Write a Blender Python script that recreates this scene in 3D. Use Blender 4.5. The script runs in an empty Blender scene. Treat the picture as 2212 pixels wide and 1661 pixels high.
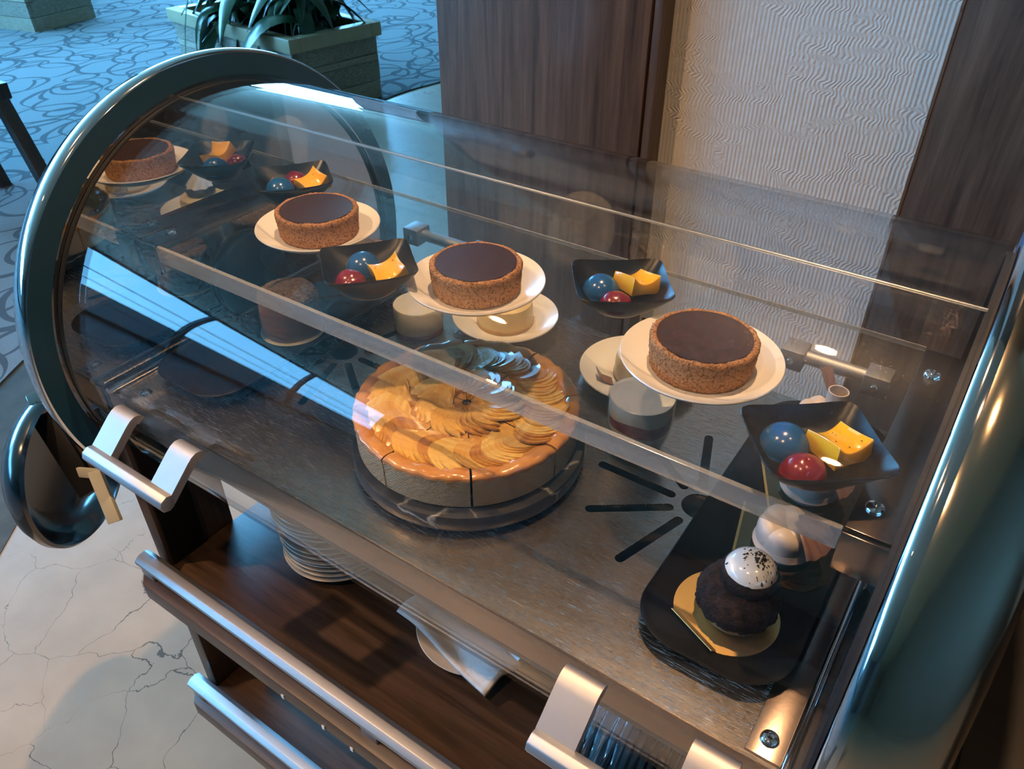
import bpy, bmesh, math, random
from mathutils import Vector, Matrix
random.seed(7)
S = bpy.context.scene
COL = S.collection
R = math.radians
PI = math.pi
FLOOR = -0.85          # the trolley's steel deck is z = 0

# ------------------------------------------------------------------ camera
cam = bpy.data.cameras.new('camera')
camo = bpy.data.objects.new('camera', cam); COL.objects.link(camo)
pit, yaw = R(36.3), R(34.4)
F = Vector((-math.sin(yaw), math.cos(yaw), 0)); Rt = Vector((math.cos(yaw), math.sin(yaw), 0)); Zv = Vector((0, 0, 1))
Fw = F * math.cos(pit) - Zv * math.sin(pit); Up = F * math.sin(pit) + Zv * math.cos(pit)
m3 = Matrix((Rt, Up, -Fw)).transposed()
camo.matrix_world = Matrix.Translation((0, 0, 0.58)) @ m3.to_4x4()
cam.sensor_fit = 'HORIZONTAL'; cam.sensor_width = 36.0
cam.lens = 1682.0 / 2212.0 * 36.0
cam.clip_start = 0.01; cam.clip_end = 100
cam.dof.use_dof = True; cam.dof.focus_distance = 0.80; cam.dof.aperture_fstop = 22
S.camera = camo

# ------------------------------------------------------------------ world, exposure
w = bpy.data.worlds.new('world'); S.world = w; w.use_nodes = True
w.node_tree.nodes['Background'].inputs[0].default_value = (0.32, 0.62, 1.0, 1)
w.node_tree.nodes['Background'].inputs[1].default_value = 0.6
S.view_settings.view_transform = 'Standard'
S.view_settings.look = 'None'
S.view_settings.exposure = 0.12
S.view_settings.gamma = 1.0
S.view_settings.use_curve_mapping = False
cy = S.cycles
cy.use_denoising = True
cy.max_bounces = 8; cy.diffuse_bounces = 3; cy.glossy_bounces = 5; cy.transparent_max_bounces = 32
cy.use_adaptive_sampling = True; cy.adaptive_threshold = 0.12; cy.adaptive_min_samples = 10
cy.use_light_tree = False
cy.caustics_reflective = False; cy.caustics_refractive = False
cy.sample_clamp_indirect = 6.0; cy.sample_clamp_direct = 60.0

WIN_COL = (0.15, 0.53, 1.0); WIN_STR = (13.0, 40.0, 0.5)       # daylight seen through the windows
LAMP_COL = (1.0, 0.57, 0.27)

# ------------------------------------------------------------------ material helpers
class NT:
    def __init__(s, name):
        s.m = bpy.data.materials.new(name); s.m.use_nodes = True
        s.t = s.m.node_tree; s.n = s.t.nodes; s.l = s.t.links
        s.b = s.n['Principled BSDF']; s.out = s.n['Material Output']
    def new(s, typ, **kw):
        n = s.n.new(typ)
        for k, v in kw.items():
            if k.startswith('i_'):
                key = k[2:]
                key = int(key) if key.isdigit() else key.replace('_', ' ')
                n.inputs[key].default_value = v
            else: setattr(n, k, v)
        return n
    def link(s, a, b): s.l.new(a, b)
    def coord(s, scale=(1, 1, 1), rot=(0, 0, 0), kind='Object'):
        c = s.new('ShaderNodeTexCoord'); mp = s.new('ShaderNodeMapping')
        mp.inputs['Scale'].default_value = scale; mp.inputs['Rotation'].default_value = rot
        s.link(c.outputs[kind], mp.inputs['Vector']); return mp.outputs['Vector']
    def noise(s, vec, scale=5, detail=4, rough=0.55, dist=0):
        n = s.new('ShaderNodeTexNoise'); n.inputs['Scale'].default_value = scale; n.inputs['Detail'].default_value = detail
        n.inputs['Roughness'].default_value = rough; n.inputs['Distortion'].default_value = dist
        s.link(vec, n.inputs['Vector']); return n.outputs['Fac']
    def ramp(s, fac, stops):
        r = s.new('ShaderNodeValToRGB'); e = r.color_ramp.elements
        while len(e) < len(stops): e.new(0.5)
        for i, (p, c) in enumerate(stops):
            e[i].position = p; e[i].color = tuple(c) + (1,) if len(c) == 3 else c
        s.link(fac, r.inputs['Fac']); return r.outputs['Color']
    def math(s, op, a, b=None, c=None):
        n = s.new('ShaderNodeMath', operation=op)
        for i, v in enumerate((a, b, c)):
            if v is None: continue
            if isinstance(v, (int, float)): n.inputs[i].default_value = v
            else: s.link(v, n.inputs[i])
        return n.outputs[0]
    def mix(s, fac, a, b, blend='MIX'):
        n = s.new('ShaderNodeMix', data_type='RGBA', blend_type=blend)
        if isinstance(fac, (int, float)): n.inputs[0].default_value = fac
        else: s.link(fac, n.inputs[0])
        for idx, v in ((6, a), (7, b)):
            if isinstance(v, tuple): n.inputs[idx].default_value = v + (1,) if len(v) == 3 else v
            else: s.link(v, n.inputs[idx])
        return n.outputs[2]
    def bump(s, h, strength=0.3, dist=0.002, normal=None):
        n = s.new('ShaderNodeBump'); n.inputs['Strength'].default_value = strength; n.inputs['Distance'].default_value = dist
        s.link(h, n.inputs['Height'])
        if normal is not None: s.link(normal, n.inputs['Normal'])
        s.link(n.outputs[0], s.b.inputs['Normal']); return n.outputs[0]
    def set(s, **kw):
        for k, v in kw.items():
            s.b.inputs[k.replace('_', ' ')].default_value = v
        return s

def pm(name, c1, c2=None, scale=20, rough=0.5, metal=0.0, bump=0.0, bscale=200, bdist=0.001, stretch=(1, 1, 1), spec=0.5, coat=0.0, sss=0.0, stops=(0.35, 0.7)):
    N = NT(name); v = N.coord(stretch)
    N.set(Roughness=rough, Metallic=metal, Specular_IOR_Level=spec, Coat_Weight=coat)
    N.b.inputs['Coat Roughness'].default_value = 0.08
    if sss > 0:
        N.b.inputs['Subsurface Weight'].default_value = sss
        N.b.inputs['Subsurface Radius'].default_value = (0.01, 0.005, 0.003)
    if c2 is None: c2 = tuple(x * 0.86 for x in c1)
    N.link(N.ramp(N.noise(v, scale), [(stops[0], c1), (stops[1], c2)]), N.b.inputs['Base Color'])
    if bump > 0: N.bump(N.noise(v, bscale, 5, 0.6), bump, bdist)
    return N.m

def acrylic(name, tint=(0.97, 0.985, 1.0), haze=0.0, f0=0.04, rough=0.012, scuff=0.0):
    """clear plastic: see-through, with a Fresnel reflection and fine scuffs"""
    N = NT(name); N.n.remove(N.b)
    lw = N.new('ShaderNodeLayerWeight'); lw.inputs['Blend'].default_value = 0.5
    p = N.math('POWER', lw.outputs['Facing'], 5.0)
    fr = N.math('ADD', N.math('MULTIPLY', p, 1 - f0), f0)
    tr = N.new('ShaderNodeBsdfTransparent'); tr.inputs['Color'].default_value = tint + (1,)
    gl = N.new('ShaderNodeBsdfGlossy'); gl.inputs['Roughness'].default_value = rough
    mx = N.new('ShaderNodeMixShader'); N.link(fr, mx.inputs[0]); N.link(tr.outputs[0], mx.inputs[1]); N.link(gl.outputs[0], mx.inputs[2])
    last = mx
    if scuff > 0:
        v = N.coord((1, 1, 1)); msk = N.ramp_f(N.noise(v, 1500, 0, 0.5), 0.77, 0.82)
        g2 = N.new('ShaderNodeBsdfGlossy'); g2.inputs['Roughness'].default_value = 0.33
        f = N.math('ADD', N.math('MULTIPLY', msk, scuff * 18), scuff)
        m2 = N.new('ShaderNodeMixShader'); N.link(f, m2.inputs[0]); N.link(mx.outputs[0], m2.inputs[1]); N.link(g2.outputs[0], m2.inputs[2])
        last = m2
    if haze > 0:
        df = N.new('ShaderNodeBsdfDiffuse'); df.inputs['Color'].default_value = (0.85, 0.87, 0.88, 1)
        m3_ = N.new('ShaderNodeMixShader'); m3_.inputs[0].default_value = haze
        N.link(last.outputs[0], m3_.inputs[1]); N.link(df.outputs[0], m3_.inputs[2]); last = m3_
    N.link(last.outputs[0], N.out.inputs['Surface'])
    return N.m
def _rf(s, fac, a, b):
    n = s.new('ShaderNodeMapRange'); n.inputs['From Min'].default_value = a; n.inputs['From Max'].default_value = b
    s.link(fac, n.inputs['Value']); return n.outputs[0]
NT.ramp_f = _rf

def walnut(name, along='X', dark=(0.022, 0.013, 0.010), light=(0.095, 0.061, 0.043), rough=0.42, sc=1.0):
    N = NT(name)
    st = {'X': (1.2, 22, 22), 'Z': (22, 22, 1.2), 'Y': (22, 1.2, 22)}[along]
    v = N.coord(tuple(x * sc for x in st))
    a = N.noise(v, 3.0, 6, 0.62, 0.6); b = N.noise(v, 14.0, 3, 0.7)
    f = N.math('ADD', N.math('MULTIPLY', a, 0.72), N.math('MULTIPLY', b, 0.28))
    N.link(N.ramp(f, [(0.34, dark), (0.5, tuple((p + q) / 2 for p, q in zip(dark, light))), (0.66, light)]), N.b.inputs['Base Color'])
    N.set(Roughness=rough); N.bump(b, 0.12, 0.0006)
    return N.m

def steel(name, col=(0.60, 0.525, 0.44), rough=0.22, scratch=1.3):
    """stainless sheet worn with fine scratches in all directions"""
    N = NT(name); N.set(Metallic=1.0, Roughness=rough)
    N.b.inputs['Base Color'].default_value = col + (1,)
    hs = []
    for ang, st, sc in ((0.35, (4, 160, 1), 9), (1.15, (5, 210, 1), 8), (2.2, (4, 190, 1), 8), (2.8, (6, 240, 1), 7)):
        v = N.coord(st, (0, 0, ang)); n = N.noise(v, sc, 2, 0.5)
        hs.append(N.ramp_f(n, 0.66, 0.72))
    h = hs[0]
    for q in hs[1:]: h = N.math('ADD', h, q)
    fine = N.noise(N.coord((30, 700, 1), (0, 0, 0.5)), 3, 3, 0.6)
    hh = N.math('ADD', h, N.math('MULTIPLY', fine, 0.12))
    N.bump(hh, 0.75 * scratch, 0.0005)
    N.link(N.math('ADD', N.math('MULTIPLY', h, 0.14 * scratch), rough), N.b.inputs['Roughness'])
    return N.m

M = {}
M['acrylic'] = acrylic('clear_acrylic', scuff=0.0025)
M['shelf_acrylic'] = acrylic('shelf_acrylic', tint=(0.95, 0.965, 0.96))
M['edge'] = acrylic('acrylic_edge', tint=(0.86, 0.86, 0.82), haze=0.22, f0=0.20, rough=0.10)
M['film'] = acrylic('clear_film', tint=(0.97, 0.96, 0.94), f0=0.05, rough=0.05)
M['glass'] = acrylic('glass', tint=(0.97, 0.98, 0.98), f0=0.05, rough=0.01)
M['steel'] = steel('worn_steel')
M['chrome'] = pm('polished_chrome', (0.78, 0.78, 0.79), (0.74, 0.74, 0.75), rough=0.06, metal=1.0, scale=6)
M['spun'] = pm('spun_steel', (0.66, 0.57, 0.43), (0.60, 0.52, 0.39), rough=0.13, metal=1.0, scale=5, bump=0.02, bscale=30)
M['dish_steel'] = pm('dark_polished_steel', (0.15, 0.15, 0.15), (0.13, 0.13, 0.13), rough=0.16, metal=1.0, scale=6)
M['mirror'] = pm('mirror_steel', (0.56, 0.57, 0.58), (0.52, 0.53, 0.54), rough=0.025, metal=1.0, scale=4)
M['band'] = pm('dark_band', (0.010, 0.062, 0.120), (0.009, 0.056, 0.11), rough=0.35, metal=0.0, scale=5)  # blue window glare is put into this navy base colour
M['brown_plate'] = pm('brown_steel_plate', (0.30, 0.24, 0.205), (0.26, 0.20, 0.17), rough=0.2, metal=1.0, scale=8, bump=0.03, bscale=300)
M['alu'] = pm('satin_aluminium', (0.42, 0.42, 0.43), (0.39, 0.39, 0.40), rough=0.52, metal=1.0, scale=30, bump=0.03, bscale=900)
M['black'] = pm('black_matte', (0.006, 0.006, 0.0065), (0.010, 0.010, 0.011), rough=0.5, spec=0.2)
M['walnut_x'] = walnut('walnut_shelf', 'X')
M['walnut_z'] = walnut('walnut_upright', 'Z')
M['walnut_wall'] = walnut('walnut_wall_panel', 'Z', (0.050, 0.028, 0.019), (0.165, 0.098, 0.064), 0.38, 0.7)
M['walnut_edge'] = walnut('walnut_edge_band', 'X', (0.07, 0.042, 0.027), (0.17, 0.105, 0.066), 0.5)
M['porcelain'] = pm('white_porcelain', (0.80, 0.77, 0.72), (0.77, 0.74, 0.69), rough=0.22, scale=8, bump=0.06, bscale=600, bdist=0.0006, coat=0.3)
M['bowl'] = pm('black_stoneware', (0.007, 0.007, 0.008), (0.02, 0.02, 0.022), rough=0.30, scale=160, bump=0.12, bscale=500, spec=0.35, stops=(0.55, 0.8))
M['blackware'] = pm('black_tray_glaze', (0.006, 0.006, 0.006), (0.012, 0.011, 0.010), rough=0.32, scale=30, bump=0.03, bscale=300, spec=0.14)
M['crust'] = pm('cocoa_crust', (0.50, 0.255, 0.115), (0.15, 0.060, 0.027), rough=0.9, scale=430, bump=1.0, bscale=520, bdist=0.0022, stops=(0.45, 0.68), spec=0.1)
M['ganache'] = pm('chocolate_ganache', (0.040, 0.018, 0.012), (0.055, 0.026, 0.018), rough=0.26, scale=60, bump=0.05, bscale=900)
M['blue'] = pm('blue_cocoa_butter', (0.012, 0.095, 0.30), (0.010, 0.075, 0.24), rough=0.2, scale=60, coat=0.2)
M['red'] = pm('red_cocoa_butter', (0.20, 0.010, 0.030), (0.13, 0.008, 0.022), rough=0.22, scale=60, coat=0.2)
M['yellow'] = pm('yellow_cocoa_butter', (0.85, 0.47, 0.012), (0.82, 0.42, 0.01), rough=0.2, scale=50, coat=0.5)
M['yellow_pale'] = pm('pale_cocoa_butter', (0.78, 0.62, 0.22), (0.70, 0.56, 0.20), rough=0.22, scale=50, coat=0.4)
M['cream'] = pm('white_cream', (0.82, 0.78, 0.70), (0.77, 0.73, 0.65), rough=0.55, scale=120, bump=0.25, bscale=420, bdist=0.0012, sss=0.15)
M['fondant'] = pm('white_fondant', (0.84, 0.85, 0.84), (0.80, 0.81, 0.80), rough=0.16, scale=20, coat=0.5)
M['sponge'] = pm('pale_sponge', (0.62, 0.50, 0.31), (0.5, 0.40, 0.24), rough=0.85, scale=150, bump=0.6, bscale=350, bdist=0.002)
M['berry'] = pm('berry_layer', (0.20, 0.03, 0.07), (0.42, 0.16, 0.2), rough=0.35, scale=60)
M['cheese'] = pm('lemon_mousse', (0.78, 0.62, 0.33), (0.70, 0.50, 0.22), rough=0.4, scale=40, sss=0.1)
M['choc_mousse'] = pm('chocolate_mousse', (0.27, 0.155, 0.105), (0.33, 0.20, 0.14), rough=0.6, scale=40, stretch=(1, 1, 3), bump=0.3, bscale=120)
M['cocoa'] = pm('cocoa_crumb', (0.34, 0.25, 0.19), (0.16, 0.09, 0.06), rough=0.9, scale=260, bump=1.0, bscale=300, bdist=0.003)
M['craquelin'] = pm('dark_craquelin', (0.010, 0.007, 0.006), (0.038, 0.022, 0.018), rough=0.85, scale=130, bump=1.0, bscale=150, bdist=0.005, spec=0.25)
M['choux'] = pm('choux_pastry', (0.52, 0.34, 0.15), (0.40, 0.22, 0.08), rough=0.6, scale=90, bump=0.3, bscale=200)
M['choc_deco'] = pm('milk_chocolate_shaving', (0.23, 0.115, 0.085), (0.28, 0.15, 0.11), rough=0.32, scale=40, metal=0.15, bump=0.2, bscale=240)
M['dark_choc'] = pm('dark_chocolate', (0.02, 0.010, 0.007), (0.03, 0.016, 0.01), rough=0.25, coat=0.3)
M['petal'] = pm('pale_pink_mousse', (0.74, 0.64, 0.58), (0.68, 0.57, 0.51), rough=0.35, scale=30, sss=0.15)
M['gold'] = pm('gold_card', (0.86, 0.58, 0.22), (0.82, 0.54, 0.20), rough=0.38, metal=1.0, scale=8)
M['gold_dark'] = pm('dark_gold_mirror_card', (0.30, 0.20, 0.10), (0.26, 0.17, 0.085), rough=0.06, metal=1.0, scale=8)
M['paper'] = pm('cream_paper', (0.70, 0.66, 0.48), (0.66, 0.62, 0.45), rough=0.7)
M['napkin'] = pm('white_napkin', (0.80, 0.81, 0.82), (0.76, 0.77, 0.78), rough=0.85, scale=60, bump=0.5, bscale=350, bdist=0.0012)
M['putty'] = pm('pale_putty_plate', (0.52, 0.52, 0.45), (0.49, 0.49, 0.42), rough=0.45)
M['dark_metal'] = pm('cutlery_steel', (0.5, 0.52, 0.55), (0.46, 0.48, 0.5), rough=0.1, metal=1.0)
M['chair'] = walnut('dark_chair_wood', 'Z', (0.018, 0.014, 0.013), (0.04, 0.03, 0.026), 0.4)
M['soil'] = pm('soil', (0.03, 0.022, 0.016), (0.05, 0.036, 0.025), rough=0.95, scale=40, bump=0.8, bscale=60, bdist=0.01)
M['leaf'] = pm('glossy_leaf', (0.028, 0.085, 0.042), (0.018, 0.06, 0.032), rough=0.3, scale=12)
M['trim'] = pm('planter_trim', (0.42, 0.35, 0.22), (0.38, 0.31, 0.19), rough=0.28)
M['ceil'] = pm('ceiling_paint', (0.50, 0.40, 0.28), (0.48, 0.38, 0.27), rough=0.9)
M['darkwall'] = walnut('dark_wall', 'Z', (0.03, 0.018, 0.012), (0.07, 0.042, 0.028), 0.5, 0.5)
M['frame'] = pm('window_frame', (0.03, 0.035, 0.04), (0.035, 0.04, 0.045), rough=0.4)
M['lining'] = pm('well_lining', (0.10, 0.10, 0.10), (0.12, 0.12, 0.12), rough=0.4, metal=0.6)
M['rubber'] = pm('rubber', (0.02, 0.02, 0.02), rough=0.7)

def special_materials():
    # cracked cream marble
    N = NT('cream_marble'); v = N.coord((1, 1, 1))
    wv = N.new('ShaderNodeVectorMath', operation='ADD')
    nz = N.new('ShaderNodeTexNoise'); nz.inputs['Scale'].default_value = 5; nz.inputs['Detail'].default_value = 6; N.link(v, nz.inputs['Vector'])
    sc = N.new('ShaderNodeVectorMath', operation='SCALE'); sc.inputs['Scale'].default_value = 0.20; N.link(nz.outputs['Color'], sc.inputs[0])
    N.link(v, wv.inputs[0]); N.link(sc.outputs[0], wv.inputs[1])
    vo = N.new('ShaderNodeTexVoronoi', feature='DISTANCE_TO_EDGE'); vo.inputs['Scale'].default_value = 6.2; N.link(wv.outputs[0], vo.inputs['Vector'])
    n2 = N.noise(v, 3.5, 3)
    wdt = N.math('MULTIPLY', N.ramp_f(n2, 0.36, 0.62), 0.0062)
    crack = N.math('LESS_THAN', vo.outputs['Distance'], wdt)
    base = N.ramp(N.noise(v, 9, 5), [(0.3, (0.335, 0.275, 0.20)), (0.7, (0.285, 0.232, 0.168))])
    N.link(N.mix(N.math('MULTIPLY', crack, 0.85), base, (0.05, 0.04, 0.03)), N.b.inputs['Base Color'])
    N.set(Roughness=0.30); M['marble'] = N.m
    # grey-green border stone
    M['border'] = pm('border_stone', (0.075, 0.078, 0.066), (0.05, 0.053, 0.046), scale=14, rough=0.8, spec=0.15)
    # carpet with curling loops woven in
    N = NT('loop_carpet'); v = N.coord((1, 1, 1))
    nz = N.new('ShaderNodeTexNoise'); nz.inputs['Scale'].default_value = 1.6; nz.inputs['Detail'].default_value = 2; N.link(v, nz.inputs['Vector'])
    sc = N.new('ShaderNodeVectorMath', operation='SCALE'); sc.inputs['Scale'].default_value = 0.16; N.link(nz.outputs['Color'], sc.inputs[0])
    wv = N.new('ShaderNodeVectorMath', operation='ADD'); N.link(v, wv.inputs[0]); N.link(sc.outputs[0], wv.inputs[1])
    lines = None
    for k, (scl, off, rad, wd) in enumerate(((2.1, 0.0, 0.40, 0.022), (2.1, 0.0, 0.20, 0.020), (1.9, 3.7, 0.36, 0.020), (1.7, 8.3, 0.42, 0.016))):
        mp = N.new('ShaderNodeMapping'); mp.inputs['Location'].default_value = (off, off * 0.7, 0); mp.inputs['Scale'].default_value = (1.25, 0.95, 0)
        mp.inputs['Rotation'].default_value = (0, 0, 0.5 + k * 0.2)
        N.link(wv.outputs[0], mp.inputs['Vector'])
        vo = N.new('ShaderNodeTexVoronoi', voronoi_dimensions='2D'); vo.inputs['Scale'].default_value = scl; vo.inputs['Randomness'].default_value = 0.75
        N.link(mp.outputs[0], vo.inputs['Vector'])
        nw = N.noise(mp.outputs[0], 2.2, 1)
        wd_ = N.math('MULTIPLY', N.ramp_f(nw, 0.3, 0.75), wd * 2.0)
        d = N.math('ABSOLUTE', N.math('SUBTRACT', vo.outputs['Distance'], rad))
        l = N.math('LESS_THAN', d, N.math('ADD', wd_, 0.005))
        lines = l if lines is None else N.math('MAXIMUM', lines, l)
    fib = N.noise(v, 420, 3, 0.7)
    base = N.ramp(fib, [(0.3, (0.135, 0.155, 0.165)), (0.7, (0.22, 0.245, 0.255))])
    N.link(N.mix(N.math('MULTIPLY', lines, 0.8), base, (0.048, 0.055, 0.062)), N.b.inputs['Base Color'])
    N.set(Roughness=0.95, Specular_IOR_Level=0.1); N.bump(fib, 0.5, 0.004); M['carpet'] = N.m
    # embossed wallpaper: fine upright ribs that jog sideways in rows
    N = NT('ribbed_wallpaper'); c = N.new('ShaderNodeTexCoord'); sx = N.new('ShaderNodeSeparateXYZ'); N.link(c.outputs['Object'], sx.inputs[0])
    v1 = N.coord((5, 1, 15)); j = N.noise(v1, 1.0, 3, 0.55)
    jr = N.ramp_f(j, 0.46, 0.54)
    x = N.math('ADD', sx.outputs['X'], N.math('MULTIPLY', jr, 0.010))
    rib = N.math('SINE', N.math('MULTIPLY', x, 2 * PI / 0.0068))
    v2 = N.coord((60, 1, 60)); fine = N.noise(v2, 5, 3)
    h = N.math('ADD', N.math('MULTIPLY', rib, 0.5), fine)
    N.bump(h, 0.4, 0.0014)
    N.link(N.ramp(N.noise(v2, 1.2), [(0.3, (0.66, 0.63, 0.58)), (0.7, (0.62, 0.59, 0.54))]), N.b.inputs['Base Color'])
    N.set(Roughness=0.7); M['wallpaper'] = N.m
    # slate with white veins
    N = NT('veined_slate'); v = N.coord((1, 1, 1))
    nz = N.new('ShaderNodeTexNoise'); nz.inputs['Scale'].default_value = 14; nz.inputs['Detail'].default_value = 5; N.link(v, nz.inputs['Vector'])
    sc = N.new('ShaderNodeVectorMath', operation='SCALE'); sc.inputs['Scale'].default_value = 0.06; N.link(nz.outputs['Color'], sc.inputs[0])
    wv = N.new('ShaderNodeVectorMath', operation='ADD'); N.link(v, wv.inputs[0]); N.link(sc.outputs[0], wv.inputs[1])
    vo = N.new('ShaderNodeTexVoronoi', feature='DISTANCE_TO_EDGE'); vo.inputs['Scale'].default_value = 16; N.link(wv.outputs[0], vo.inputs['Vector'])
    n2 = N.noise(v, 22, 3)
    vein = N.math('MULTIPLY', N.ramp_f(vo.outputs['Distance'], 0.035, 0.0), N.ramp_f(n2, 0.52, 0.68))
    base = N.ramp(N.noise(v, 45, 6), [(0.35, (0.012, 0.0135, 0.0145)), (0.7, (0.040, 0.043, 0.046))])
    N.link(N.mix(vein, base, (0.52, 0.52, 0.5)), N.b.inputs['Base Color'])
    N.set(Roughness=0.38); N.bump(N.noise(v, 160, 4), 0.25, 0.001); M['slate'] = N.m
    # pastry side with the imprint of a mesh mould
    N = NT('cake_side'); c = N.new('ShaderNodeTexCoord'); sx = N.new('ShaderNodeSeparateXYZ'); N.link(c.outputs['Object'], sx.inputs[0])
    ang = N.math('ARCTAN2', sx.outputs['Y'], sx.outputs['X'])
    g1 = N.math('SINE', N.math('MULTIPLY', ang, 2 * PI / 0.020)); g2 = N.math('SINE', N.math('MULTIPLY', sx.outputs['Z'], 2 * PI / 0.0022))
    h = N.math('MULTIPLY', g1, g2)
    N.bump(h, 0.75, 0.0012)
    cv = N.coord((1, 1, 1))
    base = N.ramp(N.noise(cv, 50, 4), [(0.3, (0.70, 0.54, 0.34)), (0.7, (0.62, 0.46, 0.28))])
    dark = N.mix(N.ramp_f(h, -0.2, 0.7), base, (0.48, 0.34, 0.19))
    N.link(N.mix(N.ramp_f(sx.outputs['Z'], 0.036, 0.044), dark, (0.52, 0.25, 0.07)), N.b.inputs['Base Color'])
    N.set(Roughness=0.75); M['cake_side'] = N.m
    M['cake_inside'] = pm('cake_crumb', (0.62, 0.45, 0.2), (0.5, 0.33, 0.13), rough=0.8, scale=120, bump=0.4, bscale=300)
    M['cake_rim'] = pm('glazed_rim', (0.60, 0.29, 0.085), (0.46, 0.19, 0.045), rough=0.22, scale=60, bump=0.25, bscale=160, bdist=0.0015, coat=0.6)
    M['custard'] = pm('glazed_custard', (0.66, 0.38, 0.075), (0.40, 0.17, 0.03), rough=0.2, scale=45, bump=0.5, bscale=130, bdist=0.003, coat=0.7)
    # apple slice: yellow flesh that browns towards its rim (object x runs across the slice)
    for key, ya, yb in (('apple_a', (0.74, 0.47, 0.12), (0.58, 0.30, 0.05)), ('apple_b', (0.62, 0.33, 0.06), (0.34, 0.12, 0.022)), ('apple_c', (0.76, 0.55, 0.19), (0.62, 0.36, 0.07))):
        M[key] = pm('baked_' + key, ya, yb, rough=0.2, scale=70, bump=0.25, bscale=220, bdist=0.0012, coat=0.7, stretch=(1, 2.6, 1))
    # split-face stone strip
    M['stone_a'] = pm('split_stone', (0.50, 0.45, 0.36), (0.30, 0.26, 0.20), rough=0.9, scale=38, bump=1.0, bscale=45, bdist=0.02, stretch=(1, 1, 3))
    M['stone_b'] = pm('split_stone_smooth', (0.42, 0.37, 0.28), (0.33, 0.29, 0.21), rough=0.85, scale=20, bump=0.6, bscale=30, bdist=0.01, stretch=(1, 1, 3))
    # light seen through the window panes
    for key, st in (('pane_shaded_view', WIN_STR[0]), ('pane_open_sky', WIN_STR[1]), ('pane_ground_view', WIN_STR[2])):
        N = NT(key); N.n.remove(N.b)
        e = N.new('ShaderNodeEmission'); e.inputs['Color'].default_value = WIN_COL + (1,); e.inputs['Strength'].default_value = st
        N.link(e.outputs[0], N.out.inputs['Surface']); M[key] = N.m
    N = NT('lamp_lens'); N.n.remove(N.b)
    e = N.new('ShaderNodeEmission'); e.inputs['Color'].default_value = LAMP_COL + (1,); e.inputs['Strength'].default_value = 90
    N.link(e.outputs[0], N.out.inputs['Surface']); M['lens'] = N.m
special_materials()

# ------------------------------------------------------------------ mesh helpers
def link(o, parent=None):
    COL.objects.link(o)
    if parent is not None:
        o.parent = parent
    return o
def tag(o, label=None, cat=None, group=None, kind=None):
    if label: o['label'] = label
    if cat: o['category'] = cat
    if group: o['group'] = group
    if kind: o['kind'] = kind
    return o
def empty(name, loc=(0, 0, 0), rz=0.0, label=None, cat=None, group=None):
    o = bpy.data.objects.new(name, None); o.empty_display_size = 0.05
    o.location = loc; o.rotation_euler = (0, 0, rz); COL.objects.link(o)
    return tag(o, label, cat, group)
def mesh(name, vs, fs, mat, parent=None, smooth=False, bev=0.0, seg=2, off=(0, 0, 0), sharp=40):
    me = bpy.data.meshes.new(name)
    ox, oy, oz = off
    me.from_pydata([(x - ox, y - oy, z - oz) for x, y, z in vs], [], fs)
    bm = bmesh.new(); bm.from_mesh(me)
    bmesh.ops.remove_doubles(bm, verts=bm.verts, dist=1e-6)
    bmesh.ops.recalc_face_normals(bm, faces=bm.faces)
    if bev > 0:
        ed = [e for e in bm.edges if len(e.link_faces) == 2 and e.calc_face_angle(0) > R(30)]
        bmesh.ops.bevel(bm, geom=ed, offset=bev, segments=seg, affect='EDGES', profile=0.5, clamp_overlap=True)
    bm.to_mesh(me); bm.free()
    ms = mat if isinstance(mat, (list, tuple)) else [mat]
    for k in ms: me.materials.append(M[k] if isinstance(k, str) else k)
    if smooth or bev > 0:
        for p in me.polygons: p.use_smooth = True
        try: me.set_sharp_from_angle(angle=R(sharp))
        except Exception: pass
    o = bpy.data.objects.new(name, me)
    o.location = off
    return link(o, parent)
def boxd(x0, x1, y0, y1, z0, z1):
    vs = [(x0, y0, z0), (x1, y0, z0), (x1, y1, z0), (x0, y1, z0), (x0, y0, z1), (x1, y0, z1), (x1, y1, z1), (x0, y1, z1)]
    fs = [(0, 3, 2, 1), (4, 5, 6, 7), (0, 1, 5, 4), (1, 2, 6, 5), (2, 3, 7, 6), (3, 0, 4, 7)]
    return vs, fs
def box(name, b, mat, parent=None, bev=0.0, **kw):
    vs, fs = boxd(*b); return mesh(name, vs, fs, mat, parent, bev=bev, **kw)
def lathe(name, prof, mat, parent=None, n=48, axis='Z', c=(0, 0, 0), a0=0.0, a1=2 * PI, smooth=True, jit=None, closed=False, **kw):
    """revolve (r, h) pairs round an axis through c; jit(r,h,a) -> (dr,dh)"""
    full = abs(a1 - a0 - 2 * PI) < 1e-6
    vs, fs, rows = [], [], []
    steps = n if full else n + 1
    for i in range(steps):
        a = a0 + (a1 - a0) * i / n
        row = []
        for (r, h) in prof:
            if jit and r > 1e-5:
                dr, dh = jit(r, h, a); r += dr; h += dh
            if axis == 'Z': p = (c[0] + r * math.cos(a), c[1] + r * math.sin(a), c[2] + h)
            else: p = (c[0] + h, c[1] + r * math.cos(a), c[2] + r * math.sin(a))
            row.append(len(vs)); vs.append(p)
        rows.append(row)
    m = len(prof)
    for i in range(n):
        r0 = rows[i]; r1 = rows[(i + 1) % steps]
        for k in range(m - 1 if not closed else m):
            k2 = (k + 1) % m
            fs.append((r0[k], r1[k], r1[k2], r0[k2]))
    if not full and closed is not None:
        fs.append(tuple(rows[0])); fs.append(tuple(reversed(rows[-1])))
    me_fs = []
    for f in fs:
        g = []
        for i in f:
            if all((Vector(vs[i]) - Vector(vs[j])).length > 1e-7 for j in g): g.append(i)
        if len(g) > 2: me_fs.append(tuple(g))
    return mesh(name, vs, me_fs, mat, parent, smooth=smooth, **kw)
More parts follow.
